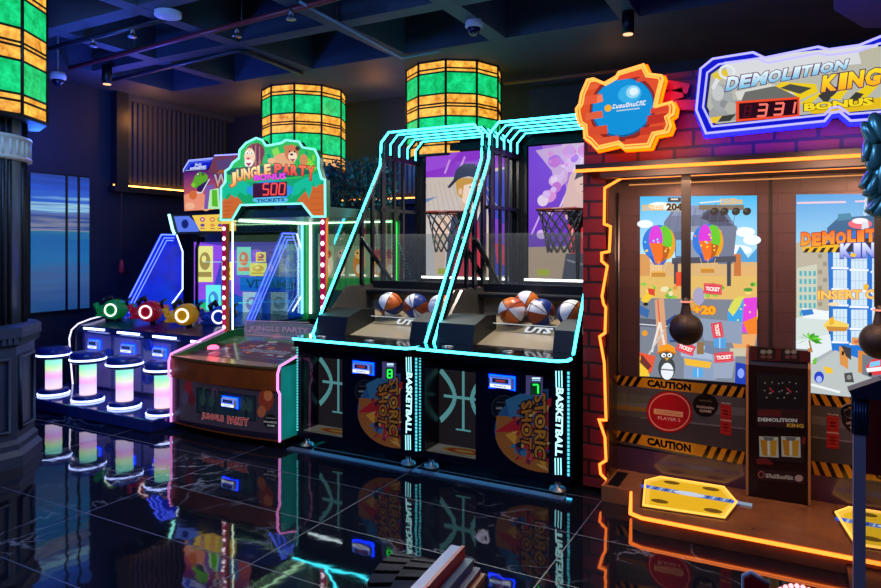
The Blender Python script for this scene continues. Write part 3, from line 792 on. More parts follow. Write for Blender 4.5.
b.tube([(JR-.04, YK-.035, .90), (JR-.04, YK-.035, 1.82), (JR-.09, YK-.035, 1.885), (JL+.16, YK-.035, 1.885)], .022, 8)
b.build('rear_neon', GREENN, bk)
# the sign
JPX = [(221,218),(221,187.8),(225.4,182),(225.4,171),(229.5,168.3),(233,162.5),(238.9,158.2),(239.6,150.2),(246,143),(256.2,138),(262,140),(265.9,145.6),(270,145.2),(281.5,143),(285.8,140.1),(298.9,141.6),(302.5,147.3),(314.8,149.5),(318.4,157.5),(318.4,167.6),(321.3,178.4),(324.9,179.9),(325.3,216.6),(312.4,216.6),(302,203.5),(240.6,205),(232,220),(221,220)]
YS = YH-.06
sg = MB().prism([at(*p, YS) for p in JPX], (0, .07, 0)).build('header_sign', mat('green_sign_edge', '0c4a34', .4), j)
a = artY(YS-.001, .0008)
a.poly(JPX, '12a060')
def clipnone(*k): pass
a.poly([(225.4, 182), (225.4, 171), (233, 162.5), (238.9, 158.2), (239.6, 150.2), (246, 143), (256.2, 138), (262, 140), (265.9, 145.6), (281.5, 143), (285.8, 140.1), (298.9, 141.6), (302.5, 147.3), (314.8, 149.5), (318.4, 157.5), (318, 170), (300, 178), (260, 182)], '30b848')
for i in range(40):
    x, y = random.uniform(243, 314), random.uniform(148, 172)
    a.ell(x, y, random.uniform(1.5, 4), random.uniform(1, 2.2), random.choice(['70d030', '18a850', '8ad838', '10986a', '4cc040']), 7, rot=random.uniform(0, 3))
for p in ([(222, 218), (222, 196), (228, 200), (233, 192), (238, 197), (243, 203), (239, 205), (231, 218.5)], [(324, 215.5), (324, 184), (314, 186), (304, 193), (297, 201), (303, 202.5), (313, 215.5)]): a.poly(p, 'c8641c')
for k in range(4): a.line([(223, 203+4*k), (233-k, 202+4*k)], .5, '9a4812'); a.line([(311, 192+6*k), (323, 192+6*k)], .5, '9a4812')
for p in ([(222, 190), (229, 182), (240, 180), (250, 184), (247, 196), (240, 192), (236, 198), (229, 193), (223, 201)], [(291, 200), (294, 184), (306, 177), (314, 178), (312, 190), (309, 199), (305, 187), (299, 194), (293, 196)], [(310, 176), (320, 172), (323, 181), (316, 188)]): a.poly(p, '14b890')
for p in ([(234, 172), (241, 166), (246, 172), (242, 180)], [(300, 166), (311, 160), (317, 168), (309, 174)], [(248, 152), (255, 148), (252, 158)], [(272, 150), (278, 147), (280, 153), (274, 157)]): a.poly(p, '88d830')
# lion and bear heads
a.ell(254.5, 155.5, 9.5, 12, '9a5a30'); a.ell(257, 152, 8, 9, '7a3c20')
for k in range(7): a.line([(250+k*2, 145+abs(k-3)*.8), (249+k*2.2, 166)], .8, 'b8845a' if k % 2 else '5a2c18')
a.ell(250, 157, 5.5, 9, 'f2d0a0'); a.ell(249, 163, 4.2, 4.5, 'f8ecd8'); a.ell(247.5, 153, 1.5, 1.8, 'ffffff', 10); a.ell(252, 153, 1.4, 1.8, 'ffffff', 10); a.ell(247.7, 153.3, .7, .9, '302010', 8); a.ell(252, 153.3, .7, .9, '302010', 8); a.ell(248.6, 158.6, 2, 1.2, 'd04060', 10); a.poly([(246, 163), (252, 163), (249, 166.5)], 'a03048')
a.ell(284, 161, 11, 8, 'e0a868'); a.ell(292, 153, 7, 8.5, 'c87838'); a.ell(286.5, 147.5, 2.4, 2.4, 'c87838', 10); a.ell(298, 148.5, 2.4, 2.4, '50281a', 10); a.ell(293, 156.5, 4.5, 5, 'f4dcb8'); a.ell(292, 154.5, 1.7, 1.2, '502818', 10); a.ell(290, 151.5, .9, 1.1, '301810', 8); a.ell(295, 151.8, .9, 1.1, '301810', 8); a.poly([(290, 159), (296, 159), (293, 162)], 'b04848'); a.ell(304, 160, 4, 6, 'd08848'); a.ell(272, 161, 4, 3, 'e8b878')
# lettering: rising then falling
a.ell(268, 172, 44, 6, '0a6a48')
for i, ch in enumerate('JUNGLE'):
    x0 = 230+i*6.9; y0 = 171.5-i*1.3+(2 if i == 0 else 0)
    hgt = 11.5 if i else 14
    a.text(ch, [(x0, y0-.4), (x0+6.4, y0-1.4), (x0+6.9, y0+hgt-1.6), (x0+.5, y0+hgt)], 'fff2a0', bold=.05, out='a83c10', ow=.05, c2='f09a20')
for i, ch in enumerate('PARTY'):
    x0 = 274.8+i*8.2; y0 = 163.5+i*.6
    hgt = 10.5 if i < 4 else 14
    a.text(ch, [(x0, y0), (x0+7.6, y0+.4), (x0+7.2, y0+hgt+.3), (x0-.2, y0+hgt)], 'ff7a48', bold=.05, out='7a1c10', ow=.05, c2='e83c18')
a.ell(271, 191, 21, 10.5, '2a90d8'); a.ell(250, 190, 3, 4, '2a90d8'); a.ell(290, 190, 3.5, 5, '2a90d8'); a.ell(271, 200, 18, 4, '58b8e8')
a.text('BONUS', [(254.5, 175.4), (286.5, 172.8), (286.5, 179), (254.5, 181)], 'e848e0', bold=.05, out='5a0a70', ow=.05)
a.text('TICKETS', [(257, 199.2), (285, 197.8), (285, 201.2), (257, 202.4)], '1a2a50', bold=.03)
a.poly([(253.4, 183.5), (287.5, 181.5), (287.5, 196), (253.4, 198)], '3a0406')
for i, d in enumerate('500'): a.seg(d, 263.2+i*8.1, 183.8-i*.2, 268.6+i*8.1, 194.8-i*.2, 'ff5038', 1.5, 1.0)
a.build('sign_art', printed(1.05), sg)
MB().tube([at(*p, YS-.012) for p in JPX], .010, 6, True).build('sign_neon', MINT, sg)
# feet
for x, y in ((JL+.1, YJ+.12), (JR-.1, YJ+.12), (JL+.1, YK-.1), (JR-.1, YK-.1)): MB().lathe([(.03, .07), (.025, .02), (.045, .015), (.045, 0)], (x, y, 0), 12).build('foot', BLM, j)

# dense artificial greenery standing on the jungle cabinet
lf = MB(); bx0, bx1 = JL+.15, -3.3
for i in range(2600):
    c = Vector((random.uniform(bx0, JR-.06), random.uniform(YK-.35, YK+.12), random.uniform(1.93, 2.46)))
    if random.random() < (c.z-2.36)*3: continue
    d = Vector((random.gauss(0, 1), random.gauss(0, 1), random.gauss(.3, 1))).normalized(); q = d.cross(Vector((random.random(), random.random(), random.random()))).normalized()
    l = random.uniform(.03, .055); w_ = l*.42
    lf.add([c, c+d*l*.5+q*w_, c+d*l, c+d*l*.5-q*w_], [(0, 1, 2, 3)])
hd = thing('artificial_plant', ((bx0+JR)/2, YK-.12, 1.93), 'dark green leafy artificial plant on top of the jungle game cabinet', 'plant')
tag(lf.build('foliage', mat('dark_teal_leaf', '1c6668', .5, noise=.4, nscale=12), hd), kind='stuff')
MB().box(bx0, JR, YK-.3, YK+.1, 1.93, 1.99).build('planter', mat('dark_planter', '182420', .6), hd)

# ------------------------------------------------------------------ basketball machines
XC, YB0 = -2.97, 4.10
def X(x): return XC+x
bb = thing('basketball_machine', (XC, YB0, 0), 'basketball machine with a poster of a player in a dark cap, beside the jungle cabinet', 'arcade machine', 'basketball machines with cyan neon arches')
BLUEBLK = mat('blue_black_panel', '060a1c', .25)
PLATE = mat('brushed_dark_plate', '74706e', .3, .75, noise=.12, nscale=3)
# cabinet with an opening for the lit window
b = MB()
wx0, wx1, wz0, wz1 = -.515, -.11, .118, .722
b.box(X(-.555), X(wx0), YB0, YB0+.6, .07, .80); b.box(X(wx1), X(.555), YB0, YB0+.6, .07, .80)
b.box(X(wx0), X(wx1), YB0, YB0+.6, .07, wz0); b.box(X(wx0), X(wx1), YB0, YB0+.6, wz1, .80)
b.box(X(wx0), X(wx1), YB0+.22, YB0+.6, wz0, wz1); b.box(X(-.555), X(.555), YB0+.6, 6.08, .07, .80)
b.build('cabinet', BLUEBLK, bb)
w = MB().box(X(wx0), X(wx1), YB0+.012, YB0+.018, wz0, wz1).build('front_window', glassm('matte_window', (.95, .97, .97), .15), bb)
a = artY(YB0+.455)
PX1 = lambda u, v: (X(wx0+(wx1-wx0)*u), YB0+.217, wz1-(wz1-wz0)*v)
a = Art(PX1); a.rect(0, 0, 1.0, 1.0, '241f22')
a.line([(.5, .02), (.5, .78)], .05, '6fb8bc'); a.line([(.10, .40), (.90, .40)], .035, '6fb8bc'); a.line([(.35, .79), (.65, .79)], .02, '6fb8bc')
for q in (-1, 1):
    pts = []
    for i in range(13): t = -1+2*i/12; pts.append((.5+q*(.17+.30*abs(t)**1.7), .40+.31*t))
    a.line(pts, .075, '6fb8bc')
a.build('ball_emblem', printed(.5, .5), w)  # glow added to brighten the emblem
pts = Art(lambda u, v: (X(wx0+(wx1-wx0)*u), YB0+.02+.195*(1-v), wz0+.002), (0, 0, 1))
pts.rect(0, 0, 1, 1, 'cfc9bd'); pts.ell(.62, .42, .42, .34, 'd9a020'); pts.ell(.62, .42, .33, .24, 'c83c28'); pts.ell(.62, .42, .2, .13, 'e8c060'); pts.line([(.05, .84), (.95, .84)], .03, '3a3a40'); pts.line([(.1, .91), (.8, .91)], .02, '50505a')
pts.build('prize_tray', printed(.12, .4), w)
MB().box(X(wx0+.02), X(wx1-.02), YB0+.06, YB0+.09, wz1-.006, wz1-.001).build('window_lamp', glow('window_lamp', (.8, .95, 1), 3.5), w)
# ledge
LY = YB0-.07
b = MB(); lp = [(X(-.555), LY+.04), (X(-.53), LY), (X(.50), LY), (X(.545), LY+.045), (X(.555), YB0+.62), (X(-.555), YB0+.62)]
b.prism([(x, y, .80) for x, y in lp], (0, 0, .075)); b.build('ledge', mat('black_glass_ledge', '05070c', .08, ior=1.7), bb)
MB().tube([(X(-.55), LY+.10, .862), (X(-.55), LY+.04, .862), (X(-.528), LY-.006, .862), (X(.500), LY-.006, .862), (X(.55), LY+.045, .862), (X(.55), LY+.12, .862)], .0095, 8).build('ledge_neon', CYAN, bb)
for x in (-.34, .12): MB().ring((X(x), LY+.10, .878), .035, .006, 20, 6).build('button_ring', STEEL, bb)
# front artwork, written on the panel plane
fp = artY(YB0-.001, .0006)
fp.ell(365, 391, 10.5, 11.5, '0a0d14', 20); fp.arc(365, 391, 10.3, 11.3, .5, '3a4452', 20)
fp.scrib([(359, 385), (371, 386), (371, 387.4), (359, 386.4)], '5a6070', 10, 5); fp.scrib([(358.5, 390), (371.5, 391), (371.5, 393), (358.5, 392)], 'b0b8c4', 8, 6); fp.text('GAME', [(361, 394.5), (369, 395), (369, 397.5), (361, 397)], 'b0b8c4', bold=.02)
def halfdisc(r, c): fp.poly([(400.5, 411-r)]+[(400.5-r*1.15*sin(pi*k/16), 411-r*cos(pi*k/16)*1.0) for k in range(1, 16)]+[(400.5, 411+r)], c)
halfdisc(37.5, '2a62a8'); fp.poly([(359, 398)]+[(400.5-43*sin(pi*k/16), 411-37.5*cos(pi*k/16)) for k in range(9, 16)]+[(400.5, 448.5), (400.5, 400)], 'b06a30')
fp.poly([(366, 384), (378, 378), (390, 380), (384, 396), (370, 400)], '3a80c0')
for p, c in (([(357, 413), (372, 402), (384, 398), (384, 410), (372, 412)], 'c02030'), ([(386, 436), (400.5, 424), (400.5, 440), (394, 434), (382, 441), (384, 428), (376, 424), (386, 420)], 'c02838'), ([(372, 424), (384, 428), (378, 434)], '2c4c90'), ([(396, 376), (400.5, 373), (400.5, 400), (390, 390)], '385aa0'), ([(366, 415), (376, 411), (374, 424)], 'e8a838'), ([(390, 440), (398, 442), (400.5, 447), (394, 444)], 'e0b060'), ([(384, 386), (391, 383), (394, 395), (386, 397)], 'c0902c'), ([(392, 398), (400.5, 392), (400.5, 412), (394, 410)], 'a83048')): fp.poly(p, c)
for i in range(120):
    x = random.uniform(362, 399); y = random.uniform(382, 440)
    if (x-400)**2+(y-411)**2 > 33**2: continue
    fp.poly([(x, y), (x+random.uniform(1, 5), y+random.uniform(-3, 2)), (x+random.uniform(1, 4), y+random.uniform(2, 6)), (x-random.uniform(0, 3), y+random.uniform(1, 4))], random.choice(['c02030', 'd8a030', '2c4c90', '1a2040', 'e0b060', '7a2848', '3a80c0', '141828', 'c85a78', 'e8c888', 'd84838']))
fp.text('STORIC', [(398.5, 376), (398.5, 437), (389.5, 434), (389.5, 379)], 'c8862c', bold=.03, out='14141c', ow=.08)
fp.text('SHOT', [(387.5, 383), (387.5, 428), (379, 425), (379, 386)], 'c07828', bold=.03, out='14141c', ow=.08)
fp.build('front_artwork', printed(.20, .35), bb)  # print brightened by added emission
card_reader(YB0, 354, 361.5, 373.6, 374.5, bb, 'dark')
def score(d, parent):
    q0, q1 = at(383, 361.5, YB0), at(396, 379.4, YB0)
    s_ = MB().box(q0[0], q1[0], YB0-.012, YB0, q1[2]-.005, q0[2]).build('score_display', mat('lilac_housing', '54506c', .3, emit='6a60a0', es=.25), parent)
    a = artY(YB0-.013); a.rect(385.5, 368, 394, 379, '03240c'); a.rect(387, 363.5, 393.5, 364.6, 'c8f0ff'); a.rect(387, 365.5, 393.5, 366.2, '90c8e0')
    a.seg(d, 387.6, 369.8, 391.8, 377.6, '28ff50', 1.3)
    a.build('display_digit', printed(1.6), s_)
    return s_
# lettered light strip and edge strip
sp_ = artY(YB0-.002)
for x in (406.3, 408.6, 410.8):
    sp_.line([(x, 356), (x+.3, 372)], 1.0, '9ff4ff'); sp_.line([(x-.6, 435), (x-.4, 450)], 1.0, '9ff4ff')
sp_.text('BASKETBALL', [(412.4, 373), (411.4, 434), (405.6, 433), (406.4, 372)], 'b8fbff', bold=.04)
sp_.build('lettered_light', printed(1.5), bb)
b = MB(); zz = .12
while zz < .795: b.box(X(.542), X(.556), YB0-.006, YB0+.0, zz, zz+.018); zz += .026
b.build('edge_light', glow('cyan_dash', (.08, .6, .75), 1.4), bb)
b = MB(); zz = .12
while zz < .795: b.box(X(-.557), X(-.545), YB0-.006, YB0, zz, zz+.012); zz += .022
b.build('edge_light', glow('cyan_dash_dim', (.08, .5, .55), 1.6), bb)
# feet, added underglow band, underglow
for x in (-.47, .47):
    for y in (YB0+.02, 5.9): MB().lathe([(.018, .075), (.018, .03), (.05, .028), (.055, .012), (.055, .012)], (X(x), y, 0), 14).build('foot', STEEL, bb)
MB().box(X(-.555), X(.555), 3.97, 4.035, .0, .010).build('underglow_band', mat('blue_grey_rail', '5a6a88', .38, .4), bb)  # strip added to show the blue underglow band on the floor
MB().box(X(-.54), X(.54), YB0+.09, YB0+.105, .060, .068).build('underglow', glow('underglow_blue', (.04, .42, .8), 7), bb)
# inside: ramp, side plates, wedges
b = MB(); b.prism([(X(-.50), YB0+.25, .876), (X(-.50), YB0+1.0, 1.03), (X(-.50), YB0+1.0, .80), (X(-.50), YB0+.25, .80)], (1.0, 0, 0))
b.build('ball_ramp', mat('beige_ramp', 'a89a80', .22, noise=.1, nscale=2, coat=.5), bb)
for sx in (-1, 1):
    x0, xw = (.38, .14) if sx > 0 else (-.52, .30)
    MB().prism([(X(x0), YB0+.18, .876), (X(x0), YB0+.62, .876), (X(x0), YB0+.60, 1.06), (X(x0), YB0+.42, 1.07), (X(x0), YB0+.22, 1.02)], (xw, 0, 0)).build('side_block', mat('black_side_block', '040608', .5), bb)
    xs = X(.53*sx)
    MB().prism([(xs-.012, YB0+.2, .87), (xs-.012, YB0+.62, 1.24), (xs-.012, 6.0, 1.24), (xs-.012, 6.0, .80), (xs-.012, YB0+.2, .80)], (.024, 0, 0)).build('side_plate', PLATE, bb)
    b = MB()
    for yy, r in ((4.95, .018), (5.12, .018), (5.30, .028), (5.50, .016), (5.66, .016), (5.95, .03)):
        zt = min(2.45, .87+(yy-4.27)/(5.25-4.27)*1.48)
        b.box(xs-.012, xs+.012, yy-r, yy+r, 1.22, zt)
    b.box(xs-.012, xs+.012, 5.25, 6.0, 2.42, 2.47); b.box(xs-.012, xs+.012, 5.25, 6.0, 1.92, 1.95)
    b.build('side_cage', BLK, bb)
    b = MB(); b.tube([(xs-sx*.03, 4.90, 1.66), (xs-sx*.03, 5.42, 1.24)], .022, 6); b.build('brace', BLK, bb)
# acrylic stop with lettering, ball gate
MB().box(X(-.33), X(.50), YB0+.55, YB0+.558, .94, 1.00).build('ball_stop', ACRYL, bb)
a = Art(lambda u, v: (X(u), YB0+.548, v))
a.line([(-.33, 1.0), (.5, 1.0)], .006, 'd0dce0'); a.line([(-.33, .94), (-.33, 1.0)], .006, 'd0dce0')
a.text('UTS', [(.05, .99), (.26, .99), (.24, .945), (.03, .945)], 'f4f8ff', bold=.05, slant=.1)
a.build('stop_print', printed(.8), bb)
MB().box(X(-.52), X(.52), YB0+1.02, YB0+1.10, 1.20, 1.27).build('cross_beam', BLM, bb)
MB().box(X(-.52), X(.52), YB0+1.02, YB0+1.05, .9, 1.2).build('gate_panel', mat('grey_gate', '6f6a5c', .4), bb)
MB().box(X(-.52), X(.52), YB0+1.06, YB0+1.068, 1.27, 1.70).build('guard_glass', glassm('guard_glass', (.80, .84, .84), .9, 0, .05), bb)
# rear housing, lamp, hoop
b = MB(); b.box(X(-.55), X(.55), 6.04, 6.10, .8, 2.68); b.build('rear_housing', BLK, bb)
b = MB(); b.box(X(-.55), X(-.46), 5.98, 6.04, .8, 2.62); b.box(X(.46), X(.55), 5.98, 6.04, .8, 2.62); b.box(X(-.55), X(.55), 5.98, 6.04, 2.56, 2.64); b.build('poster_frame', BLM, bb)
MB().box(X(-.52), X(.52), 5.0, 6.0, 1.16, 1.19).build('inner_deck', BLM, bb)
MB().tube([(X(-.46), 5.92, 1.27), (X(.46), 5.92, 1.27)], .011, 8).build('rear_lamp', glow('warm_white_tube', (1, .95, .85), 4.5), bb)
hy, hz = 5.61, 1.91
hp = MB(); hp.ring((X(0), hy, hz), .205, .012, 36, 8); hp.box(X(-.05), X(.05), hy+.20, 5.99, hz-.03, hz+.01)
hoop = hp.build('hoop', mat('dark_red_rim', '5a1a14', .4), bb)
nb = MB(); n = 12
for i in range(n):
    for sgn in (1, -1):
        path = []
        for k in range(7):
            t = 2*pi*(i+sgn*k*.5)/n; r = .20-.085*(k/6)**.7; path.append((X(0)+r*cos(t), hy+r*sin(t), hz-.005-.062*k))
        nb.tube(path, .0055, 5)
nb.build('net', mat('dark_net_cord', '20242c', .6), hoop)
sb = MB(); sb.lathe([(.10, 0), (.085, -.12), (.03, -.16), (.02, -.62), (0, -.62)], (X(.08), 5.86, hz), 14); sb.build('sensor_arm', BLM, bb)
# neon: two raking front tubes that become the first arch, then four more arches
b = MB(); n0 = MB()
yk, zk = 5.25, 2.355
def arch(y, z, start):
    e = .53
    top = [(X(-e), y, z-.09), (X(-e+.085), y, z), (X(e-.085), y, z), (X(e), y, z-.09)]
    return [(X(-e), *q) for q in start]+top+[(X(e), *q) for q in reversed(start)]
n0.tube(arch(yk+.02, 2.665, [(4.262, .875), (yk, zk)]), .0105, 8)
n0.build('front_neon', CYAN, bb)
for sx in (-1, 1): MB().tube([(X(sx*.53), 4.29, .875), (X(sx*.53), yk+.03, zk), (X(sx*.53), yk+.05, 2.58)], .022, 6).build('front_frame', BLM, bb)
for k in range(1, 5):
    y = yk+.02+.16*k
    m_ = MB(); m_.tube(arch(y, 2.665, [(y, 2.455)]), .0080, 8); m_.build('arch_neon', CYAN, bb)
    f_ = MB(); f_.tube([(X(-.53), y+.03, 2.44), (X(-.53), y+.03, 2.575), (X(-.445), y+.03, 2.665), (X(.445), y+.03, 2.665), (X(.53), y+.03, 2.575), (X(.53), y+.03, 2.44)], .018, 6); f_.build('arch_frame', BLM, bb)
# the second machine is the same make; its poster and score differ
bb2 = copy_tree(bb)
bb2.location = (XC+1.12, YB0+.02, 0)
tag(bb2, 'basketball machine with a red-shirted player on purple poster, beside the brick booth')
score('8', bb); s2 = score('7', bb2); s2.location = (1.12, .02, 0)
# posters
def poster(fn, name, parent, shift):
    a = Art(lambda u, v: (X(u)+shift, 5.972, v), (0, -1, 0), .0008); fn(a)
    o = a.build(name, printed(.95, .25), parent)
    return o
def poster_cap(a):
    a.grad(0, 0, 0, 0, 'c8b8a8', 'd0ccd0', [(-.44, 2.54), (.44, 2.54), (.44, 1.28), (-.44, 1.28)])
    a.poly([(-.44, 2.54), (.44, 2.54), (.44, 2.36), (.1, 2.34), (-.1, 2.29), (-.44, 2.30)], '8a30c8'); a.poly([(-.44, 2.54), (-.05, 2.54), (-.2, 2.4), (-.44, 2.36)], '9a48d8')
    for x, y, l in ((-.22, 2.33, .14), (-.05, 2.36, .13), (.18, 2.38, .12), (.3, 2.40, .12)): a.line([(x, y), (x+.06, y+l)], .022, 'c890e0')
    a.poly([(.22, 2.3), (.44, 2.34), (.44, 1.3), (.34, 1.3)], '3848c0'); a.poly([(.3, 1.9), (.44, 1.8), (.44, 1.5), (.32, 1.6)], '8040c8'); a.poly([(.34, 1.62), (.44, 1.6), (.44, 1.4), (.36, 1.42)], 'd03858')
    for k in range(14): a.line([(-.44+.05*k, 2.26-.02*(k % 3)), (-.40+.06*k, 1.95)], .008, 'b8a8a0')
    a.poly([(-.44, 2.08), (-.30, 2.10), (-.44, 2.04)], '6a88b8')
    f0 = a.fn; a.fn = lambda u, v: f0(u, v+.16 if v > 1.7 else 1.86+(v-1.7)*1.38)
    # neck, jersey, arms, head, cap
    a.poly([(-.33, 1.285), (-.36, 1.55), (-.30, 1.72), (-.14, 1.78), (.08, 1.80), (.24, 1.72), (.30, 1.5), (.28, 1.28)], 'e8c8b4')
    a.poly([(-.22, 1.28), (-.19, 1.55), (-.13, 1.79), (-.06, 1.78), (.0, 1.66), (.12, 1.66), (.17, 1.78), (.22, 1.7), (.24, 1.28)], '3a4468'); a.poly([(-.14, 1.28), (-.11, 1.55), (-.05, 1.72), (.0, 1.60), (.12, 1.60), (.16, 1.7), (.20, 1.28)], 'c83048')
    a.line([(-.13, 1.78), (-.19, 1.55), (-.22, 1.3)], .014, 'f0e8e8'); a.line([(-.06, 1.77), (.0, 1.64), (.12, 1.64), (.17, 1.77)], .014, 'f0e8e8')
    a.poly([(-.03, 1.92), (-.04, 1.72), (.04, 1.66), (.11, 1.72), (.13, 1.88)], 'd8b4a0')
    a.poly([(-.05, 2.10), (-.06, 1.95), (.0, 1.86), (.09, 1.83), (.17, 1.88), (.20, 1.98), (.20, 2.10)], 'f0d4c0')
    a.poly([(-.10, 2.12), (-.08, 1.96), (-.02, 1.90), (.0, 2.04), (.10, 2.06), (.18, 2.05), (.18, 2.10)], 'c8963c')
    a.ell(-.04, 1.98, .022, .035, 'e8c0a8'); a.line([(.06, 2.02), (.10, 2.02)], .010, '302018'); a.line([(.14, 2.02), (.18, 2.02)], .010, '302018'); a.line([(.12, 2.0), (.14, 1.95), (.12, 1.94)], .008, 'b08878'); a.line([(.09, 1.895), (.15, 1.90)], .010, 'a04848')
    a.poly([(-.12, 2.10), (-.09, 2.20), (.0, 2.26), (.12, 2.25), (.20, 2.17), (.21, 2.09), (.05, 2.13)], '28304c'); a.poly([(-.12, 2.10), (-.19, 2.03), (-.16, 2.02), (-.07, 2.10), (.0, 2.13)], '1c2438')
    a.fn = f0
    a.rect(-.30, 1.30, -.20, 1.36, 'b8c030')
def poster_red(a):
    a.grad(0, 0, 0, 0, '7a48d8', '6a2cc0', [(-.43, 2.54), (.43, 2.54), (.43, 1.28), (-.43, 1.28)])
    a.poly([(-.3, 2.54), (-.1, 2.2), (.05, 2.0), (.25, 2.54)], 'b070d8'); a.poly([(-.36, 2.5), (-.2, 2.3), (-.15, 2.1), (-.05, 2.2), (.0, 2.54)], 'c8a8d8'); a.poly([(-.1, 2.54), (.05, 2.1), (.18, 2.25), (.2, 2.54)], 'd0b8d8'); a.poly([(.25, 2.5), (.3, 2.3), (.42, 2.1), (.42, 2.3)], 'c898d8')
    rn = random.Random(5)
    for k in range(40):
        x = rn.gauss(.02, .16); y = rn.uniform(1.95, 2.5); r = rn.uniform(.02, .07)
        if abs(x)+r < .42: a.ell(x, min(y, 2.53-r), r, r*rn.uniform(.6, 1.3)*.8, rn.choice(['c89ae0', 'd8b4e8', 'b878d8', 'd890d8', 'a868e0', 'e4d0ee', 'c070d0']), 10, rot=rn.uniform(0, 3))
    a.line([(-.12, 1.95), (.1, 2.4)], .018, 'e0c8f0'); a.line([(-.4, 1.7), (-.28, 1.95)], .018, 'c8a0e8')
    for x, y, r in ((-.25, 2.08, .04), (-.18, 2.12, .03), (.02, 1.98, .04), (-.3, 1.7, .05), (-.22, 1.9, .03)): a.ell(x, y, r, r*.9, 'd8b8f0', 10)
    a.poly([(-.43, 1.58), (.43, 1.60), (.43, 1.28), (-.43, 1.28)], 'c0a48c')
    a.poly([(-.10, 1.95), (-.02, 2.25), (.06, 2.32), (.16, 2.20), (.24, 2.1), (.34, 1.96), (.40, 1.80), (.30, 1.80), (.26, 1.9), (.05, 1.9), (-.05, 1.82)], 'dcb8b4')
    a.ell(.10, 2.16, .075, .10, 'e4c0b4'); a.poly([(.02, 2.20), (.05, 2.29), (.14, 2.29), (.19, 2.19), (.13, 2.24), (.06, 2.22)], '3c2c34'); a.line([(.07, 2.16), (.10, 2.16)], .008, '302028'); a.line([(.12, 2.16), (.15, 2.16)], .008, '302028'); a.line([(.09, 2.09), (.13, 2.09)], .008, '983840')
    a.poly([(-.02, 1.52), (-.04, 1.8), (.02, 1.96), (.10, 1.92), (.20, 1.96), (.30, 1.88), (.36, 1.6), (.34, 1.5)], 'd83840'); a.poly([(.05, 1.7), (.15, 1.74), (.24, 1.68), (.14, 1.62)], 'e86860'); a.line([(.0, 1.85), (.0, 1.55)], .014, 'f0b0b0')
    a.poly([(-.10, 1.28), (-.06, 1.52), (.36, 1.52), (.42, 1.28)], '4a4c5c'); a.line([(-.05, 1.46), (.1, 1.42)], .02, '8a8ca0'); a.line([(.2, 1.44), (.38, 1.40)], .02, '8a8ca0')
    a.rect(-.34, 1.31, -.22, 1.37, 'b8c030')
poster(poster_cap, 'poster', bb, 0)
o = poster(poster_red, 'poster', bb2, 1.12)
# the basketballs
def ballmat(c1, c2, c3):
    m = bpy.data.materials.new('basketball_%s' % c1); m.use_nodes = True
    nt = m.node_tree; b = nt.nodes['Principled BSDF']; L = nt.links.new
    tc = nt.nodes.new('ShaderNodeTexCoord'); sp = nt.nodes.new('ShaderNodeSeparateXYZ'); L(tc.outputs['Object'], sp.inputs[0])
    at2 = nt.nodes.new('ShaderNodeMath'); at2.operation = 'ARCTAN2'; L(sp.outputs['X'], at2.inputs[0]); L(sp.outputs['Z'], at2.inputs[1])
    mr = nt.nodes.new('ShaderNodeMapRange'); mr.inputs[1].default_value = -pi; mr.inputs[2].default_value = pi; L(at2.outputs[0], mr.inputs[0])
    r = nt.nodes.new('ShaderNodeValToRGB'); cr = r.color_ramp; cr.interpolation = 'CONSTANT'
    st = [(0, c1), (.16, c3), (.32, c2), (.5, c1), (.68, c3), (.82, c2)]
    cr.elements[0].color = (*lin(c1), 1); cr.elements[1].position = .82; cr.elements[1].color = (*lin(c2), 1)
    for p, c in st[1:-1]: e = cr.elements.new(p); e.color = (*lin(c), 1)
    L(mr.outputs[0], r.inputs['Fac']); L(r.outputs['Color'], b.inputs['Base Color']); b.inputs['Roughness'].default_value = .35
    return m
BM = [ballmat('c05a18', 'e8e4e0', '1c2c70'), ballmat('d06a20', 'd8d8e0', 'b04418'), ballmat('9c3c14', '20307c', 'e8e2dc')]
SEAM = mat('black_seam', '120c0a', .5)
def basketball(x, y, z, mi, rot, lab):
    r = .108
    t = thing('basketball', (x, y, z), lab, 'ball', 'basketballs waiting behind the acrylic stop')
    t.rotation_euler = rot
    save = t.location.copy(); t.location = (0, 0, 0)
    MB().ball((0, 0, 0), r, 28, 18).build('ball', BM[mi], t)
    s_ = MB()
    for ax in 'xyz': s_.ring((0, 0, 0), r, .0028, 40, 5, ax)
    s_.build('seam', SEAM, t); t.location = save
for px, py, mi, rot, lab in ((390, 301.5, 0, (.4, .3, .2), 'orange and white basketball, left one in the capped player machine'),
        (416, 304, 2, (.2, 1.1, .5), 'orange and navy basketball, middle one in the capped player machine'),
        (441, 306, 1, (.9, .1, .1), 'orange basketball half hidden by the middle neon tubes'),
        (512, 305, 1, (.3, 2.4, .3), 'orange basketball with white underside, left one in the red-shirted player machine'),
        (541, 308.5, 2, (.1, .7, .9), 'navy and white basketball, second one in the red-shirted player machine'),
        (572, 309, 0, (.7, .5, .1), 'orange and white basketball nearest the brick booth')):
    c = at(px, py, 4.82)
    zc = .876+(4.82-YB0-.25)*(.154/.75)+.108*1.03
    basketball(c[0], 4.82, zc, mi, rot, lab)
c = at(527, 300, 5.005); basketball(c[0], 5.005, 1.125, 1, (0, .4, .2), 'orange basketball lying behind the front row of the red-shirted player machine')

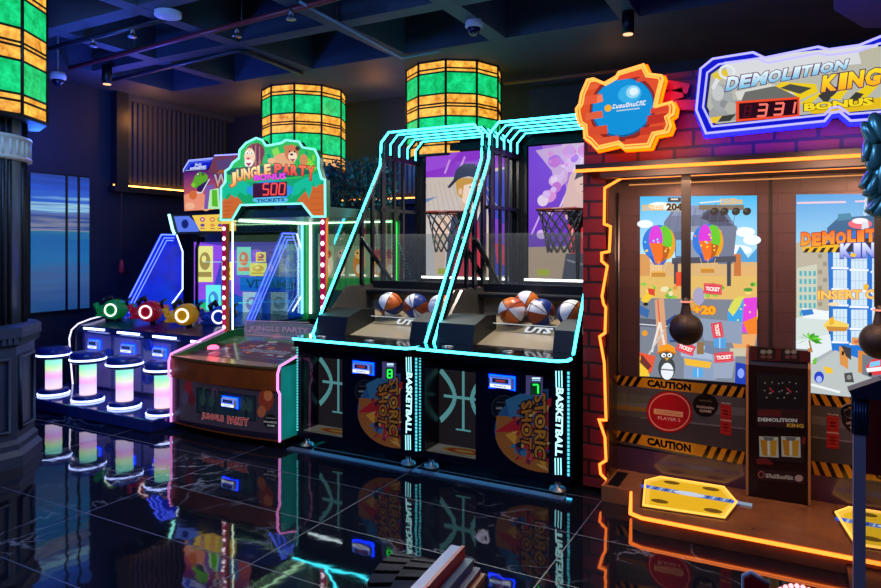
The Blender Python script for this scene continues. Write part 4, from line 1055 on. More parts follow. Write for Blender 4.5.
# ------------------------------------------------------------------ wrecking-ball booth on the right
def brickmat(name, c1, c2, mortar, bw=.22, bh=.105, ms=.010):
    m = bpy.data.materials.new(name); m.use_nodes = True
    nt = m.node_tree; b = nt.nodes['Principled BSDF']; L = nt.links.new
    tc = nt.nodes.new('ShaderNodeTexCoord'); sp = nt.nodes.new('ShaderNodeSeparateXYZ'); cb_ = nt.nodes.new('ShaderNodeCombineXYZ')
    L(tc.outputs['Object'], sp.inputs[0])
    ad = nt.nodes.new('ShaderNodeMath'); L(sp.outputs['X'], ad.inputs[0]); L(sp.outputs['Y'], ad.inputs[1])
    L(ad.outputs[0], cb_.inputs[0]); L(sp.outputs['Z'], cb_.inputs[1])
    n = nt.nodes.new('ShaderNodeTexNoise'); n.inputs['Scale'].default_value = 9
    L(tc.outputs['Object'], n.inputs['Vector'])
    va = nt.nodes.new('ShaderNodeVectorMath'); va.operation = 'MULTIPLY_ADD'; va.inputs[1].default_value = (.015, .015, 0)
    L(n.outputs['Color'], va.inputs[0]); L(cb_.outputs[0], va.inputs[2])
    br = nt.nodes.new('ShaderNodeTexBrick'); br.inputs['Scale'].default_value = 1; br.inputs['Brick Width'].default_value = bw; br.inputs['Row Height'].default_value = bh; br.inputs['Mortar Size'].default_value = ms
    br.inputs['Color1'].default_value = (*lin(c1), 1); br.inputs['Color2'].default_value = (*lin(c2), 1); br.inputs['Mortar'].default_value = (*lin(mortar), 1)
    L(va.outputs[0], br.inputs['Vector']); L(br.outputs['Color'], b.inputs['Base Color']); b.inputs['Roughness'].default_value = .5
    bp = nt.nodes.new('ShaderNodeBump'); bp.inputs['Strength'].default_value = .6; bp.inputs['Distance'].default_value = .01; bp.invert = True
    L(br.outputs['Fac'], bp.inputs['Height']); L(bp.outputs['Normal'], b.inputs['Normal'])
    return m
BRICK = brickmat('red_brick', '861818', '6c1212', '2a0c0a'); BRICKD = brickmat('dark_brick', '4a3032', '442b2d', '3e2729', .24, .12, .004)
WOOD = mat('dark_brown_boards', '8a5c38', .2, noise=.3, nscale=5, coat=.5)
YP, YW = 4.25, 4.50
dk = thing('wrecking_ball_booth', (-.1, YP, 0), 'brick wrecking ball game booth with blue neon title sign and amber neon edges', 'arcade machine')
XR2 = .90
b = MB(); b.box(-1.245, -1.10, YP, YW+.25, .03, 2.10); pil = b.build('brick_pillar', BRICK, dk)
b = MB(); b.box(XR2-.05, XR2+.1, YP, YW+.25, .03, 2.10); b.build('brick_pillar', BRICK, dk)
MB().box(-1.245, XR2+.1, YP+.02, YW+.25, 2.10, 2.66).build('brick_fascia', BRICK, dk)
MB().box(-1.25, XR2+.1, 4.10, YP+.02, 2.075, 2.11).build('header_beam', mat('black_brown_beam', '1c0e0a', .4), dk)
MB().tube([(-1.25, 4.092, 2.068), (XR2, 4.092, 2.068)], .010, 8).build('beam_neon', AMBER, dk)
# broken bricks sticking out of the wall by the round sign
bb_ = MB()
for px, py, r in ((678, 88, .3), (672, 97, -.2), (684, 106, .1), (668, 112, .15)):
    c = Vector(at(px, py, YP)); s_ = Matrix.Rotation(r, 3, 'Y')
    vs = [c+s_ @ Vector((x, y, z)) for z in (-.03, .03) for y in (-.04, .03) for x in (-.07, .07)]
    bb_.add(vs, [(0, 2, 3, 1), (4, 5, 7, 6), (0, 1, 5, 4), (2, 6, 7, 3), (0, 4, 6, 2), (1, 3, 7, 5)])
bb_.build('loose_brick', mat('orange_brick', 'b83018', .5), dk)
# back wall with the two screens
back = MB().box(-1.10, XR2-.05, YW, YW+.06, .08, 2.10).build('back_wall', BRICKD, dk)
MB().box(-1.10, XR2-.05, 4.12, YW, 2.02, 2.07).build('soffit', mat('dark_soffit', '241410', .5), dk)
MB().tube([(-1.0, YW-.02, 2.0), (XR2-.1, YW-.02, 2.0)], .004, 6).build('soffit_lamp', glow('dim_amber', (1, .4, .12), .8), dk)
MB().box(-1.095, -1.08, YP+.02, YW, .08, 2.02).build('inner_jamb', mat('reddish_jamb', '3a201c', .3, coat=.6), dk)
MB().tube([(-1.07, YW-.012, .75), (-1.07, YW-.012, 1.95)], .008, 6).build('jamb_trim', STEEL, dk)
MB().box(-.165, -.145, YW-.004, YW, .75, 2.02).build('wall_seam', mat('seam_dark', '120a08', .6), dk)
SW = 4.49
# -- left screen: rooftops with balloons
a = artY(SW, .0006)
a.grad(640, 196, 757, 280, '38b8f0', 'c8ecf8', [(640, 196.5), (757, 195.5), (757, 270), (640, 270)])
for x, y, rx, ry in ((745, 232, 10, 5), (752, 240, 9, 5), (645, 224, 8, 4), (660, 206, 12, 4), (738, 250, 14, 5)): a.ell(x, y, rx, ry, 'eef8fc')
a.poly([(732, 262), (740, 246), (748, 258), (757, 248), (757, 275), (732, 275)], '4aa0d8')
a.poly([(640, 262), (757, 262), (757, 300), (640, 300)], 'd8b078')
for x0, x1, y0, c in ((640, 650, 254, 'd89858'), (734, 741, 254, 'c8743c'), (741, 757, 266, 'e0b070'), (650, 662, 264, 'e8c088')): a.rect(x0, y0, x1, 300, c)
a.poly([(640, 276), (757, 276), (757, 302), (640, 302)], 'e0b868')
for i in range(26): a.ell(random.uniform(641, 756), random.uniform(284, 302), random.uniform(2, 5), random.uniform(1.5, 3), random.choice(['6ab83c', '90c84a', '4a9a3a', 'e8e0b0', 'd89848', 'f0d870']), 8)
a.poly([(640, 298), (757, 300), (757, 384), (640, 376)], '7a8290')
# house with slate roof in the middle
a.poly([(672, 226), (690, 214), (690, 262), (676, 262)], '5a6a84'); a.poly([(664, 222), (676, 206), (722, 205), (738, 230), (664, 232)], '6a7896'); a.poly([(676, 206), (722, 205), (728, 214), (672, 216)], '8494b4'); a.poly([(716, 204), (728, 222), (734, 226), (712, 226), (702, 214)], '4a5670'); a.poly([(700, 218), (716, 206), (730, 222), (712, 222)], '3a4258')
for x in range(668, 736, 8): a.line([(x, 231), (x+4, 208)], .6, '55617c')
a.poly([(722, 226), (737, 226), (733, 264), (718, 264)], '6e7a92'); a.rect(690, 226, 718, 258, '8a96ac'); a.rect(676, 240, 690, 256, '78b8e0')
a.poly([(672, 258), (736, 256), (736, 262), (672, 264)], '4a4e5c'); a.rect(674, 262, 678, 284, '3c4250'); a.rect(727, 262, 731, 286, '3c4250'); a.rect(684, 232, 694, 240, 'c8d8ec')
a.rect(676, 272, 688, 286, 'e84a28'); a.rect(684, 300, 700, 310, 'd8a050')
# score text
a.scrib([(642, 205), (664, 204.6), (664, 210.4), (642, 210.8)], 'f8b830', 8, 44)
a.text('204', [(666.5, 203), (682, 203), (682, 211), (666.5, 211)], '141414', bold=.05, out='e8dcc0', ow=.05); a.rect(668, 197.5, 681, 202, '2a2a30'); a.rect(671, 198.5, 678, 200, 'e8e0d0')
a.scrib([(720, 199), (743, 198.2), (743, 203.8), (720, 204.6)], 'f8b830', 7, 45)
a.rect(699, 205, 744, 210, '7a7060'); a.line([(700, 203), (722, 201)], 1.2, 'e8e8e0')
for x in (714.5, 724.5, 736, 747): a.ell(x, 211.5, 4.4, 3.8, '2a2c26', 12, rot=-.5); a.ell(x-1, 210.5, 1.6, 1, '55584c', 8)
def balloon(cx, cy, r, sk=1.0):
    a.ell(cx, cy, r, r*1.10, '2878d8', 24); a.poly([(cx-r*.62, cy+r*.8), (cx+r*.62, cy+r*.8), (cx+r*.28, cy+r*1.32), (cx-r*.28, cy+r*1.32)], '2060c0')
    a.ell(cx+r*.5, cy+.05*r, r*.5, r*.95, 'e8a020', 18); a.ell(cx+r*.32, cy-.2*r, r*.5, r*.85, '60c828', 18); a.poly([(cx+r*.1, cy+.1*r), (cx+r*.7, cy+.3*r), (cx+r*.5, cy+r*.9), (cx+r*.15, cy+r*1.2)], 'b85818')
    a.ell(cx-r*.18, cy-.22*r, r*.42, r*.85, 'd838d8', 18); a.poly([(cx-r*.58, cy+.0*r), (cx+r*.22, cy-.0*r), (cx+r*.24, cy+r*.8), (cx+r*.1, cy+r*1.25), (cx-r*.2, cy+r*1.25)], 'f07020')
    for i in range(9): a.ell(cx+random.uniform(-.85, .7)*r, cy+random.uniform(-.5, .6)*r, r*.07, r*.07, random.choice(['f8e058', 'f89040', '68e0f0', 'f8d838']), 6)
    for dx in (-.5, 0, .5): a.line([(cx+dx*r, cy+r*1.1), (cx+dx*r*.6, cy+r*1.8)], .5, 'd8c8b0')
    a.rect(cx-r*.45, cy+r*1.75, cx+r*.4, cy+r*2.05, 'c88838'); a.rect(cx-r*.45, cy+r*1.7, cx+r*.4, cy+r*1.8, 'e8b050')
balloon(659, 243, 16.5); balloon(708, 241, 15.5)
a.ell(743, 314, 15, 18, 'e8c838', 24); a.ell(741, 315, 13.5, 16.5, '38a0e0', 24); a.poly([(744, 298), (757, 297), (757, 334), (742, 332)], 'e040d8'); a.poly([(743, 322), (757, 316), (757, 334), (748, 334)], 'f08028'); a.poly([(728, 310), (735, 298), (744, 296), (740, 306), (733, 316)], 'd8d858')
for x, y in ((734, 312), (738, 320), (736, 326), (741, 309), (745, 305), (750, 312)): a.ell(x, y, 1, 1, 'f8e858', 6)
a.poly([(729, 334), (757, 334), (754, 350), (735, 350)], 'e8a868')
# streets, crane, trucks, lower houses
a.poly([(640, 318), (690, 322), (690, 330), (640, 326)], '585e6c'); a.line([(640, 324), (690, 328)], 1, 'd8dce4'); a.poly([(655, 300), (664, 298), (668, 352), (658, 352)], 'd8a078')
a.line([(652, 352), (660, 322), (666, 352)], 2.2, 'e8e0dc'); a.line([(660, 322), (658, 300)], 1.4, 'e06048'); a.line([(648, 356), (664, 330)], 1.6, 'c8c8c8')
a.poly([(641, 300), (652, 286), (656, 294), (646, 304)], 'f0c838'); a.poly([(648, 288), (655, 289), (655, 296), (649, 294)], 'd84830'); a.ell(646, 304, 2.6, 1.8, '202020', 10); a.poly([(640, 305), (650, 310), (648, 318), (640, 314)], '3868a8')
a.ell(645, 333, 3, 3, 'e89828', 10); a.poly([(640, 352), (656, 356), (652, 372), (640, 376)], 'e05838'); a.poly([(640, 356), (648, 370), (650, 376), (640, 376)], 'f0c838'); a.poly([(642, 354), (652, 366), (648, 370), (640, 362)], '70302c')
a.poly([(667, 320), (676, 314), (684, 342), (670, 342)], '284a8c'); a.rect(669, 324, 674, 330, '9ac8f0')
a.poly([(684, 352), (716, 358), (716, 380), (684, 378)], '8a9cb8'); a.poly([(681, 348), (698, 342), (716, 352), (716, 360), (681, 356)], 'a8b8d0'); a.poly([(684, 358), (712, 362), (710, 368), (686, 365)], 'f0b838'); a.rect(693, 368, 703, 377, '50a8e8'); a.line([(698, 368), (698, 377)], .6, 'f0f4f8')
a.poly([(700, 318), (742, 322), (742, 344), (704, 340)], '8c9cb4'); a.rect(714, 338, 726, 348, '50a0e0'); a.line([(720, 338), (720, 348)], .6, 'f0f4f8'); a.poly([(712, 352), (736, 356), (732, 378), (714, 378)], '98a4bc'); a.poly([(706, 344), (726, 350), (720, 356), (704, 352)], '70809c'); a.rect(730, 348, 748, 356, 'c8c0a8')
a.poly([(736, 362), (747, 364), (746, 384), (735, 383)], '1c3cb0'); a.ell(741, 373, 3.4, 5, '88a0f8', 12); a.rect(697, 342, 704, 354, '907048')
a.ell(699, 296, 6, 9, 'a8a0c0', 12); a.rect(668, 330, 680, 340, '5878b0')
# tickets
def ticket(cx, cy, w, h, rot, label=True):
    c, s_ = cos(rot), sin(rot)
    T = lambda x, y: (cx+x*c-y*s_, cy+x*s_+y*c)
    q = [(-w, -h), (-w*.3, -h*1.1), (w*.3, -h*1.1), (w, -h), (w*.92, 0), (w, h), (0, h*1.1), (-w, h), (-w*.92, 0)]
    a.poly([T(*p) for p in q], 'd84050'); a.poly([T(x*.88, y*.78) for x, y in q], 'f07880'); a.poly([T(x*.84, y*.70) for x, y in q], 'd83848')
    a.text('TICKET', [T(-w*.75, -h*.42), T(w*.75, -h*.42), T(w*.75, h*.42), T(-w*.75, h*.42)], 'fff0e8', bold=.05)
ticket(713, 289, 9.5, 5, .08); ticket(717.5, 330, 8, 5.2, 1.4); ticket(686, 348, 9.5, 5, .35); ticket(724, 357, 10, 4.8, -.08)
a.text('+20', [(693, 305), (716, 305.5), (716, 315), (693, 314)], 'ffa820', bold=.06, out='c86008', ow=.04)
# penguin-like builder bird in a hard hat
a.ell(667, 368, 8.5, 12, '3a4444', 18); a.ell(667.5, 371, 6.3, 8.5, 'e8ecf4', 16); a.ell(667, 354, 7.5, 6.5, '445048', 14); a.poly([(658.5, 352), (660, 346), (668, 343.5), (675, 347), (676, 353), (667, 350)], 'f09820'); a.line([(657, 353), (667, 350.5), (677.5, 354)], 1.4, 'c86c10'); a.ell(664, 355, 2.5, 2.2, 'ffffff', 10); a.ell(670, 355, 2.5, 2.2, 'ffffff', 10); a.ell(664.4, 355.3, 1, 1, '101010', 8); a.ell(669.6, 355.3, 1, 1, '101010', 8); a.poly([(665, 357.5), (669.5, 357.5), (667.3, 360.5)], 'e8a030'); a.line([(661, 369), (674, 370)], 1.2, '505860')
a.build('left_screen', printed(1.08, .55), dk)
# -- right screen: title over a blue building
a = artY(SW, .0006)
a.grad(796, 194, 881, 260, '4aa0e0', 'a8dcf4', [(796, 194.5), (900, 193.5), (900, 260), (796, 260)])
a.line([(797, 203), (846, 202)], 2.0, 'e8c8d8'); a.line([(855, 201.5), (866, 201)], 1.8, 'e0c8dc')
for i in range(5): a.arc(866-i*.5, 201+i*6, 1.6, 3.2, .9, 'e0e4ec', 10)
a.poly([(796, 243), (812, 240), (816, 250), (829, 250), (829, 330), (796, 330)], 'b8b09c'); a.poly([(797, 268), (817, 264), (817, 330), (797, 330)], 'c8ccb8')
for r in range(7):
    for c in range(4): a.rect(799.5+c*4.6, 271+r*8, 802+c*4.6, 276+r*8, '4ab0c0')
for r in range(9): a.rect(818+(r % 2)*5, 254+r*8, 822+(r % 2)*5, 258+r*8, '989080')
a.poly([(796, 318), (829, 310), (829, 391), (796, 391)], 'd0dcd8'); a.poly([(803, 308), (829, 311), (829, 320), (803, 318)], 'e8f0f4'); a.poly([(801, 310), (812, 309), (814, 314), (803, 316)], '2878c8')
a.poly([(827, 228), (838, 219), (881, 214), (900, 214), (900, 392), (831, 360)], '1c74d0'); a.poly([(827, 228), (838, 218), (900, 213), (900, 222), (829, 236)], '2a6490'); a.poly([(838, 214), (850, 213), (853, 219), (838, 221)], '3a86a8')
for x0, x1 in ((833, 847), (851, 867), (872, 888)):
    for r, (y0, y1) in enumerate(((250, 267), (270, 288), (291, 304), (309, 326), (330, 341))):
        k = (x0-833)*.10
        a.poly([(x0, y0+k*.3), (x1, y0+k*.3), (x1, y1+k), (x0, y1+k)], 'cfe4f4'); a.poly([(x0-1.5, y1+k), (x1+1.5, y1+k+.4), (x1+1.5, y1+k+2.4), (x0-1.5, y1+k+2)], 'f4f8fb')
        for q in (.25, .5, .75): a.line([(x0+(x1-x0)*q, y0+1), (x0+(x1-x0)*q, y1-1+k)], .5, '98b8d8')
        a.line([(x0, (y0+y1)/2+k), (x1, (y0+y1)/2+k)], .5, '98b8d8')
# street, door, garage, cars, palm
a.poly([(796, 372), (835, 350), (900, 372), (900, 402), (796, 391)], 'b8c0c0'); a.poly([(796, 340), (830, 334), (832, 350), (812, 362), (796, 368)], 'dfe8ec'); a.poly([(812, 360), (832, 349), (833, 352), (814, 364)], 'a8b0b4'); a.line([(796, 380), (840, 392)], 2.5, 'e8ecf0')
a.poly([(839, 346), (848, 349), (848, 369), (840, 364)], 'd8924a'); a.poly([(841, 345), (851, 348), (851, 360), (846, 356)], '3a3a40'); a.rect(841.5, 351, 844, 355, '2a2420'); a.poly([(858, 350), (884, 356), (884, 380), (858, 372)], 'd88838'); a.poly([(862, 354), (884, 358), (884, 382), (862, 374)], '707884')
a.poly([(852, 337), (864, 339), (864, 346), (851, 344)], 'e09858'); a.rect(854, 340, 860, 343, 'c86a48'); a.poly([(866, 366), (872, 359), (882, 358), (884, 374), (870, 375)], 'e03848'); a.poly([(870, 362), (880, 360), (880, 365), (869, 367)], '80c8f0'); a.poly([(866, 368), (884, 366), (884, 370), (867, 372)], 'f0f0f4'); a.ell(870, 374, 2, 2.2, '202024', 10)
a.poly([(823, 366), (832, 368), (833, 373), (826, 373)], 'f0c030'); a.poly([(844, 373), (852, 372), (854, 382), (845, 382)], '484848'); a.ell(849, 377, 2.4, 2.6, '8a8a88', 10); a.ell(819, 377, 5, 6, '2040c0', 12); a.ell(819, 379, 3, 3.5, 'a8b8f8', 10)
for t in range(9):
    an = radians(-200+t*27); a.poly([(809, 339), (809+8*cos(an-.25), 339+5*sin(an-.25)), (809+14*cos(an), 341+9*sin(an)), (809+8*cos(an+.2), 341+5*sin(an+.2))], ['48b028', '68d038', '389820'][t % 3])
a.line([(809, 340), (812, 352)], 1.6, '9a7838'); a.poly([(814, 358), (817, 357), (816, 364), (812, 364)], '70c040')
a.poly([(823, 325), (830, 318), (849, 324), (848, 329), (826, 329)], 'f0d060'); a.poly([(826, 326), (848, 327), (846, 331), (828, 331)], 'c88838'); a.poly([(830, 318), (834, 316), (834, 324), (829, 325)], 'e8b030')
# title
a.poly([(803, 249), (840, 240), (900, 236), (900, 252), (804, 252)], '2a2c38'); a.poly([(802, 247), (842, 244), (842, 252), (804, 252)], 'f0b820')
for k in range(5): a.poly([(806+k*8, 248.5-k*.3), (810+k*8, 248-k*.3), (807+k*8, 252.5), (803+k*8, 252.5)], '202020')
a.ell(860, 224, 12, 5, 'e86878'); a.ell(860, 221, 8, 3, 'f4f0f4'); a.poly([(862, 222), (868, 222), (869, 232), (861, 232)], 'd8dce8')
for i, (ch, x0, x1) in enumerate((('D', 801, 811), ('E', 812, 821), ('M', 822, 834.5), ('O', 835.5, 846), ('L', 847, 856), ('I', 857, 864), ('T', 865, 876), ('I', 877, 881), ('O', 882, 893))):
    y0 = 232.5-(x0-801)*.055+(i % 2)*1.2
    a.text(ch, [(x0, y0), (x1, y0-.6), (x1, y0+12.5), (x0, y0+13.5)], 'f87028', bold=.07, out='8a2008', ow=.04, c2='f8a030')
for ch, x0, x1 in (('K', 840, 852), ('I', 853.5, 860.5), ('N', 862, 875), ('G', 877, 890)):
    y0 = 243.5-(x0-840)*.03
    a.text(ch, [(x0, y0), (x1, y0-.4), (x1, y0+14.6), (x0, y0+15)], 'e8f0ff', bold=.07, out='3048a8', ow=.04, c2='6878e0')
a.ell(853, 255, 3, 2, 'f0c020', 10)
a.text('INSERT COIN', [(817.5, 290.5), (900, 288.5), (900, 298.4), (817.5, 299.5)], 'f8c868', bold=.04, out='c87818', ow=.04)
a.poly([(863, 286), (866, 283), (869, 286), (867, 290), (864, 290)], 'f0b830'); a.ell(834, 304, 6, 2, 'f0d8b0')
a.build('right_screen', printed(1.08, .55), dk)
# -- lower panels with caution tape
def lower(dx, y0f, w0, player):
    def q(u, v):
        p = at(u, v, 4.485); return ((-.234-p[0], p[1], p[2]) if dx else p)
    a = Art(q, (0, -1, 0), .0005); a.flip = bool(dx)
    a.poly([(605, 376), (745, 389), (745, 468), (605, 440)], '55514f'); a.poly([(605, 398), (745, 408), (745, 416), (605, 408)], '6a6a66'); a.poly([(605, 414), (745, 428), (745, 452), (605, 428)], '46403f'); a.poly([(610, 392), (650, 396), (648, 404), (610, 402)], '5a6050'); a.poly([(612, 404), (648, 408), (648, 412), (612, 409)], '8a6a2c')
    for x in range(640, 745, 9): a.line([(x, 414+(x-605)*.11), (x+30, 416+(x-605)*.11)], .6, '7a7672')
    def tape(ya, yb, h, h2):
        Y = lambda x, t: (ya+(yb-ya)*(x-606)/(745-606)) + t*(h+(h2-h)*(x-606)/139)
        a.poly([(606, Y(606, 0)), (745, Y(745, 0)), (745, Y(745, 1)), (606, Y(606, 1))], 'c8861c')
        for x0 in (608, 616, 624, 632, 702, 712, 722, 732, 742):
            if x0 > 640 and x0 < 700: continue
            xs = [x0+5.5, x0+10, x0+4.5, x0]; xs = [min(745, x) for x in xs]
            a.poly([(xs[0], Y(xs[0], 0)), (xs[1], Y(xs[1], 0)), (xs[2], Y(xs[2], 1)), (xs[3], Y(xs[3], 1))], '14100a')
        a.poly([(642, Y(642, 0)), (697, Y(697, 0)), (692, Y(692, 1)), (639, Y(639, 1))], 'd8921c')
        a.text('CAUTION', [(647, Y(647, .14)), (691, Y(691, .14)), (691, Y(691, .88)), (647, Y(647, .88))], '141008', bold=.06)
    tape(374, 387.5, 9.5, 10.5); tape(428.5, 452, 9.5, 13)
    a.ell(669.5, 411.8, 23.4, 20.8, '7a1418', 30, rot=.12); a.ell(669.5, 411.8, 22.8, 20.2, 'b41c20', 30, rot=.12); a.arc(669.5, 411.8, 20.8, 18.8, 1.1, 'f09a80', 30)
    a.poly([(654, 408.4), (683, 412), (683, 417.3), (654, 413.6)], 'f0b078'); a.scrib([(656, 409.8), (681, 413), (681, 415.8), (656, 412.6)], 'd88060', 9, 47)
    a.text('PLAYER '+player, [(658, 416), (680.5, 418.6), (680.5, 421.8), (658, 419.2)], 'f4b09a', bold=.02)
    a.ell(705.5, 405, 12.8, 11.6, '241a14', 24, rot=.1)
    a.scrib([(699, 399), (712, 400.5), (712, 402.2), (699, 400.8)], '8a6a50', 10, 2); a.scrib([(696.5, 405), (714.5, 407), (714.5, 409.5), (696.5, 407.4)], 'd8c0a0', 8, 4); a.text('GAME', [(699.5, 408.8), (711.5, 410.2), (711.5, 413), (699.5, 411.6)], 'd8c0a0', bold=.02)
    a.poly([(720.5, 404), (731.5, 405.2), (731.5, 436), (720.5, 433.8)], 'a42420'); a.scrib([(721, 401.6), (731, 402.8), (731, 404.6), (721, 403.4)], 'd8c8b8', 5, 46); a.line([(720.5, 419.6), (731.5, 421)], 1.2, 'd8a890'); a.rect(723.5, 409, 728, 415.5, '7a1412'); a.rect(723.5, 424, 728, 430.5, '7a1412')
    for i in range(9): a.line([(720.3, 405+i*3.3), (731.7, 406.3+i*3.4)], .35, 'c85040')
    return a.build('lower_panel', printed(.0, .12), dk)
lower(0, 0, 0, '2'); lower(.94, 0, 0, '1')
MB().box(-1.08, XR2-.05, YW-.02, YW, .08, .245).build('kick_board', mat('purple_brown_board', '4a2e48', .2, coat=.5), dk)
# platform
bp_ = [(-.83, 3.80), (-.77, 3.775), (1.4, 3.775), (1.4, YW), (-1.09, YW), (-1.09, 4.12), (-.90, 4.12)]
MB().prism([(x, y, .0) for x, y in bp_], (0, 0, .095)).build('platform', WOOD, dk)
MB().tube([(-.905, 4.12, .083), (-.84, 3.80, .083), (-.77, 3.765, .083), (1.38, 3.765, .083)], .0105, 8).build('platform_neon', AMBER, dk)
MB().box(-1.06, -.99, 4.15, 4.42, .095, .099).build('dark_inlay', BLK, dk)
def pad(dx):
    px = [(640, 506), (643, 478), (660, 474), (727, 485), (740, 500), (727, 519)]
    o_ = [(-.806, 3.885), (-.882, 4.33), (-.806, 4.455), (-.40, 4.455), (-.305, 4.22), (-.349, 3.925)]
    f = MB().prism([(x+dx, y, .095) for x, y in o_], (0, 0, .004)).build('foot_pad', mat('pad_dark_edge', '3a1c0c', .4), dk)
    cx, cy = -.58, 4.2
    a = Art(lambda u, v: (u+dx, v, .0995), (0, 0, 1), .0004)
    sc = lambda k: [((x-cx)*k+cx, (y-cy)*k+cy) for x, y in o_]
    a.poly(sc(.95), 'd8620c'); a.poly(sc(.90), 'ffc648'); a.poly(sc(.82), 'ecb41c')
    for x, y in ((-.72, 4.02), (-.43, 4.02), (-.71, 4.37), (-.48, 4.37)): a.ell(x, y, .05, .032, '6a4a0c', 14)
    a.poly([(-.86, 4.195), (-.31, 4.185), (-.31, 4.245), (-.86, 4.255)], '5878b8')
    for k in range(18): a.poly([(-.85+k*.03, 4.197), (-.838+k*.03, 4.197), (-.828+k*.03, 4.25), (-.84+k*.03, 4.25)], 'a8b8d8' if k % 2 else '28408c')
    a.ell(-.585, 4.22, .09, .035, 'c8d4e8'); a.ell(-.845, 4.225, .025, .03, '1c58e0'); a.ell(-.325, 4.215, .025, .03, '1c58e0')
    a.poly([(-.33, 4.19), (-.24, 4.185), (-.24, 4.235), (-.33, 4.24)], '8a9ab0')
    a.build('pad_print', printed(.95, .2), f)
    rim = MB(); rim.tube([(x, y, .102) for x, y in [((p[0]-cx)*.93+cx+dx, (p[1]-cy)*.93+cy) for p in o_]], .007, 6, True)
    rim.build('pad_neon', glow('pad_amber', (1, .40, .06), 2.0), f)
pad(0); pad(1.04)
# jagged neon that traces the broken brick edge
n_ = [(862, 163), (622, 178), (604.7, 188), (604.2, 224), (610.5, 226.5), (609.3, 251.5), (601.6, 253), (601.6, 261), (607.3, 266), (602, 296), (603.5, 304), (605.8, 307.5), (605, 333), (599.6, 336.5), (604.3, 363), (606, 420), (599, 420), (605, 437.5), (606, 460.5), (599.6, 464.5), (600.7, 474), (606.2, 479.5)]
pts = [at(*p, YP-.012) for p in n_]; pts[0] = (XR2-.05, YP-.012, pts[1][2])
MB().tube(pts, .0085, 6).build('edge_neon', AMBER, dk)
b = MB()
m_ = [(-2*(-.1)-p[0]-.2+.0, p[1], p[2]) for p in pts[2:]]
b.tube([(XR2-.05+.012-(p[0]+1.10), p[1], p[2]) for p in pts[1:]], .0085, 6); b.build('edge_neon', AMBER, dk)
# title sign
sg_ = [(-0.469, 2.237), (-0.521, 2.375), (-0.498, 2.609), (-0.434, 2.657), (-0.227, 2.665), (-0.168, 2.627), (0.086, 2.651), (0.135, 2.63), (0.271, 2.633), (0.366, 2.665), (.56, 2.68), (.74, 2.64), (.80, 2.58), (.80, 2.30), (.76, 2.243), (0.233, 2.246), (0.184, 2.298), (0.145, 2.294), (0.116, 2.255)]
SY = 4.05
ts = MB().prism([(x, SY, z) for x, z in sg_], (0, .20, 0)).build('title_sign', mat('dark_blue_sign_case', '101640', .35), dk)
cx, cz = .14, 2.45
inn = [(cx+(x-cx)*.915, cz+(z-cz)*.765) for x, z in sg_]
a = artY(SY-.001, .0006)
iw = Art(lambda u, v: (u, SY-.001, v), (0, -1, 0), .0006)
iw.poly([(cx+(x-cx)*.99, cz+(z-cz)*.97) for x, z in sg_], '0a10d0'); iw.k = 2; iw.poly([(cx+(x-cx)*.93, cz+(z-cz)*.79) for x, z in sg_], '1c1c3a'); iw.k = 3; iw.poly(inn, 'bcbcb0')
a.k = 4
a.poly([(712, 74), (735, 66), (735, 72), (716, 82)], 'e0c030'); a.poly([(709, 112), (720, 100), (740, 100), (738, 120), (709, 122)], '9a9c98'); a.poly([(735, 92), (770, 84), (800, 92), (800, 96), (738, 100)], 'd4d4cc')
a.poly([(724, 62), (800, 52), (878, 44), (878, 62), (800, 70), (730, 80)], 'd4d6d8'); a.poly([(858, 50), (880, 47), (880, 70), (862, 66)], 'b8b4a0')
for p, c in (([(768, 90), (782, 82), (816, 84), (818, 92), (800, 100), (792, 92)], 'e8c818'), ([(780, 88), (790, 84), (812, 88), (800, 94)], '4a4a42'), ([(800, 103), (820, 92), (824, 92), (806, 108)], 'e8c818'), ([(818, 96), (828, 88), (842, 86), (826, 104)], '3c3a34'), ([(830, 98), (846, 86), (852, 85), (840, 100)], 'e8c818'), ([(852, 96), (868, 84), (882, 82), (866, 98)], 'e8c818'), ([(848, 100), (856, 92), (864, 94), (856, 102)], '3c3a34'), ([(806, 108), (882, 97), (882, 108), (850, 112), (812, 114)], 'e0b818'), ([(709, 118), (722, 116), (716, 123), (709, 123)], 'e8c020'), ([(722, 116), (736, 114), (730, 121), (718, 122)], '3c3a34')): a.poly(p, c)
a.poly([(745, 92), (775, 86), (800, 98), (798, 100), (740, 104)], '6a6a64')
a.ell(722, 98, 11, 14, 'a0a4a4', 20); a.ell(718, 93, 6, 8, 'c0c4c4', 14); a.ell(724, 104, 4, 4, '888c8c', 12); a.ell(731, 108, 6, 6, 'b0b0a8', 14); a.arc(727, 72, 8.5, 7.5, 2.6, 'e0e4e8', 20); a.poly([(711, 88), (716, 78), (720, 80), (714, 90)], 'd8dce0')
for i, ch in enumerate('DEMOLITION'):
    W_ = [13.2, 12.4, 16, 14.2, 11, 7.4, 12.4, 7, 14.4, 14]; x0 = 726+sum(W_[:i]); x1 = x0+W_[i]-1
    f_ = lambda x: 77.0-(x-726)*.148
    g_ = lambda x: 91.5-(x-726)*.183
    sl = 2.2
    a.text(ch, [(x0+sl, f_(x0)), (x1+sl, f_(x1)), (x1-sl*.4, g_(x1)), (x0-sl*.4, g_(x0))], 'e8f6fc', bold=.055, out='5a2058', ow=.045, c2='6ab8dc')
for i, ch in enumerate('KING'):
    W_ = [17, 9, 17, 17]; x0 = 821.5+sum(W_[:i]); x1 = x0+W_[i]-1.2
    f_ = lambda x: 76-(x-821)*.15
    g_ = lambda x: 92.5-(x-821)*.13
    a.text(ch, [(x0+1.6, f_(x0)), (x1+1.6, f_(x1)), (x1-.6, g_(x1)), (x0-.6, g_(x0))], 'ffe028', bold=.06, out='4a1c50', ow=.045, c2='f8a818')
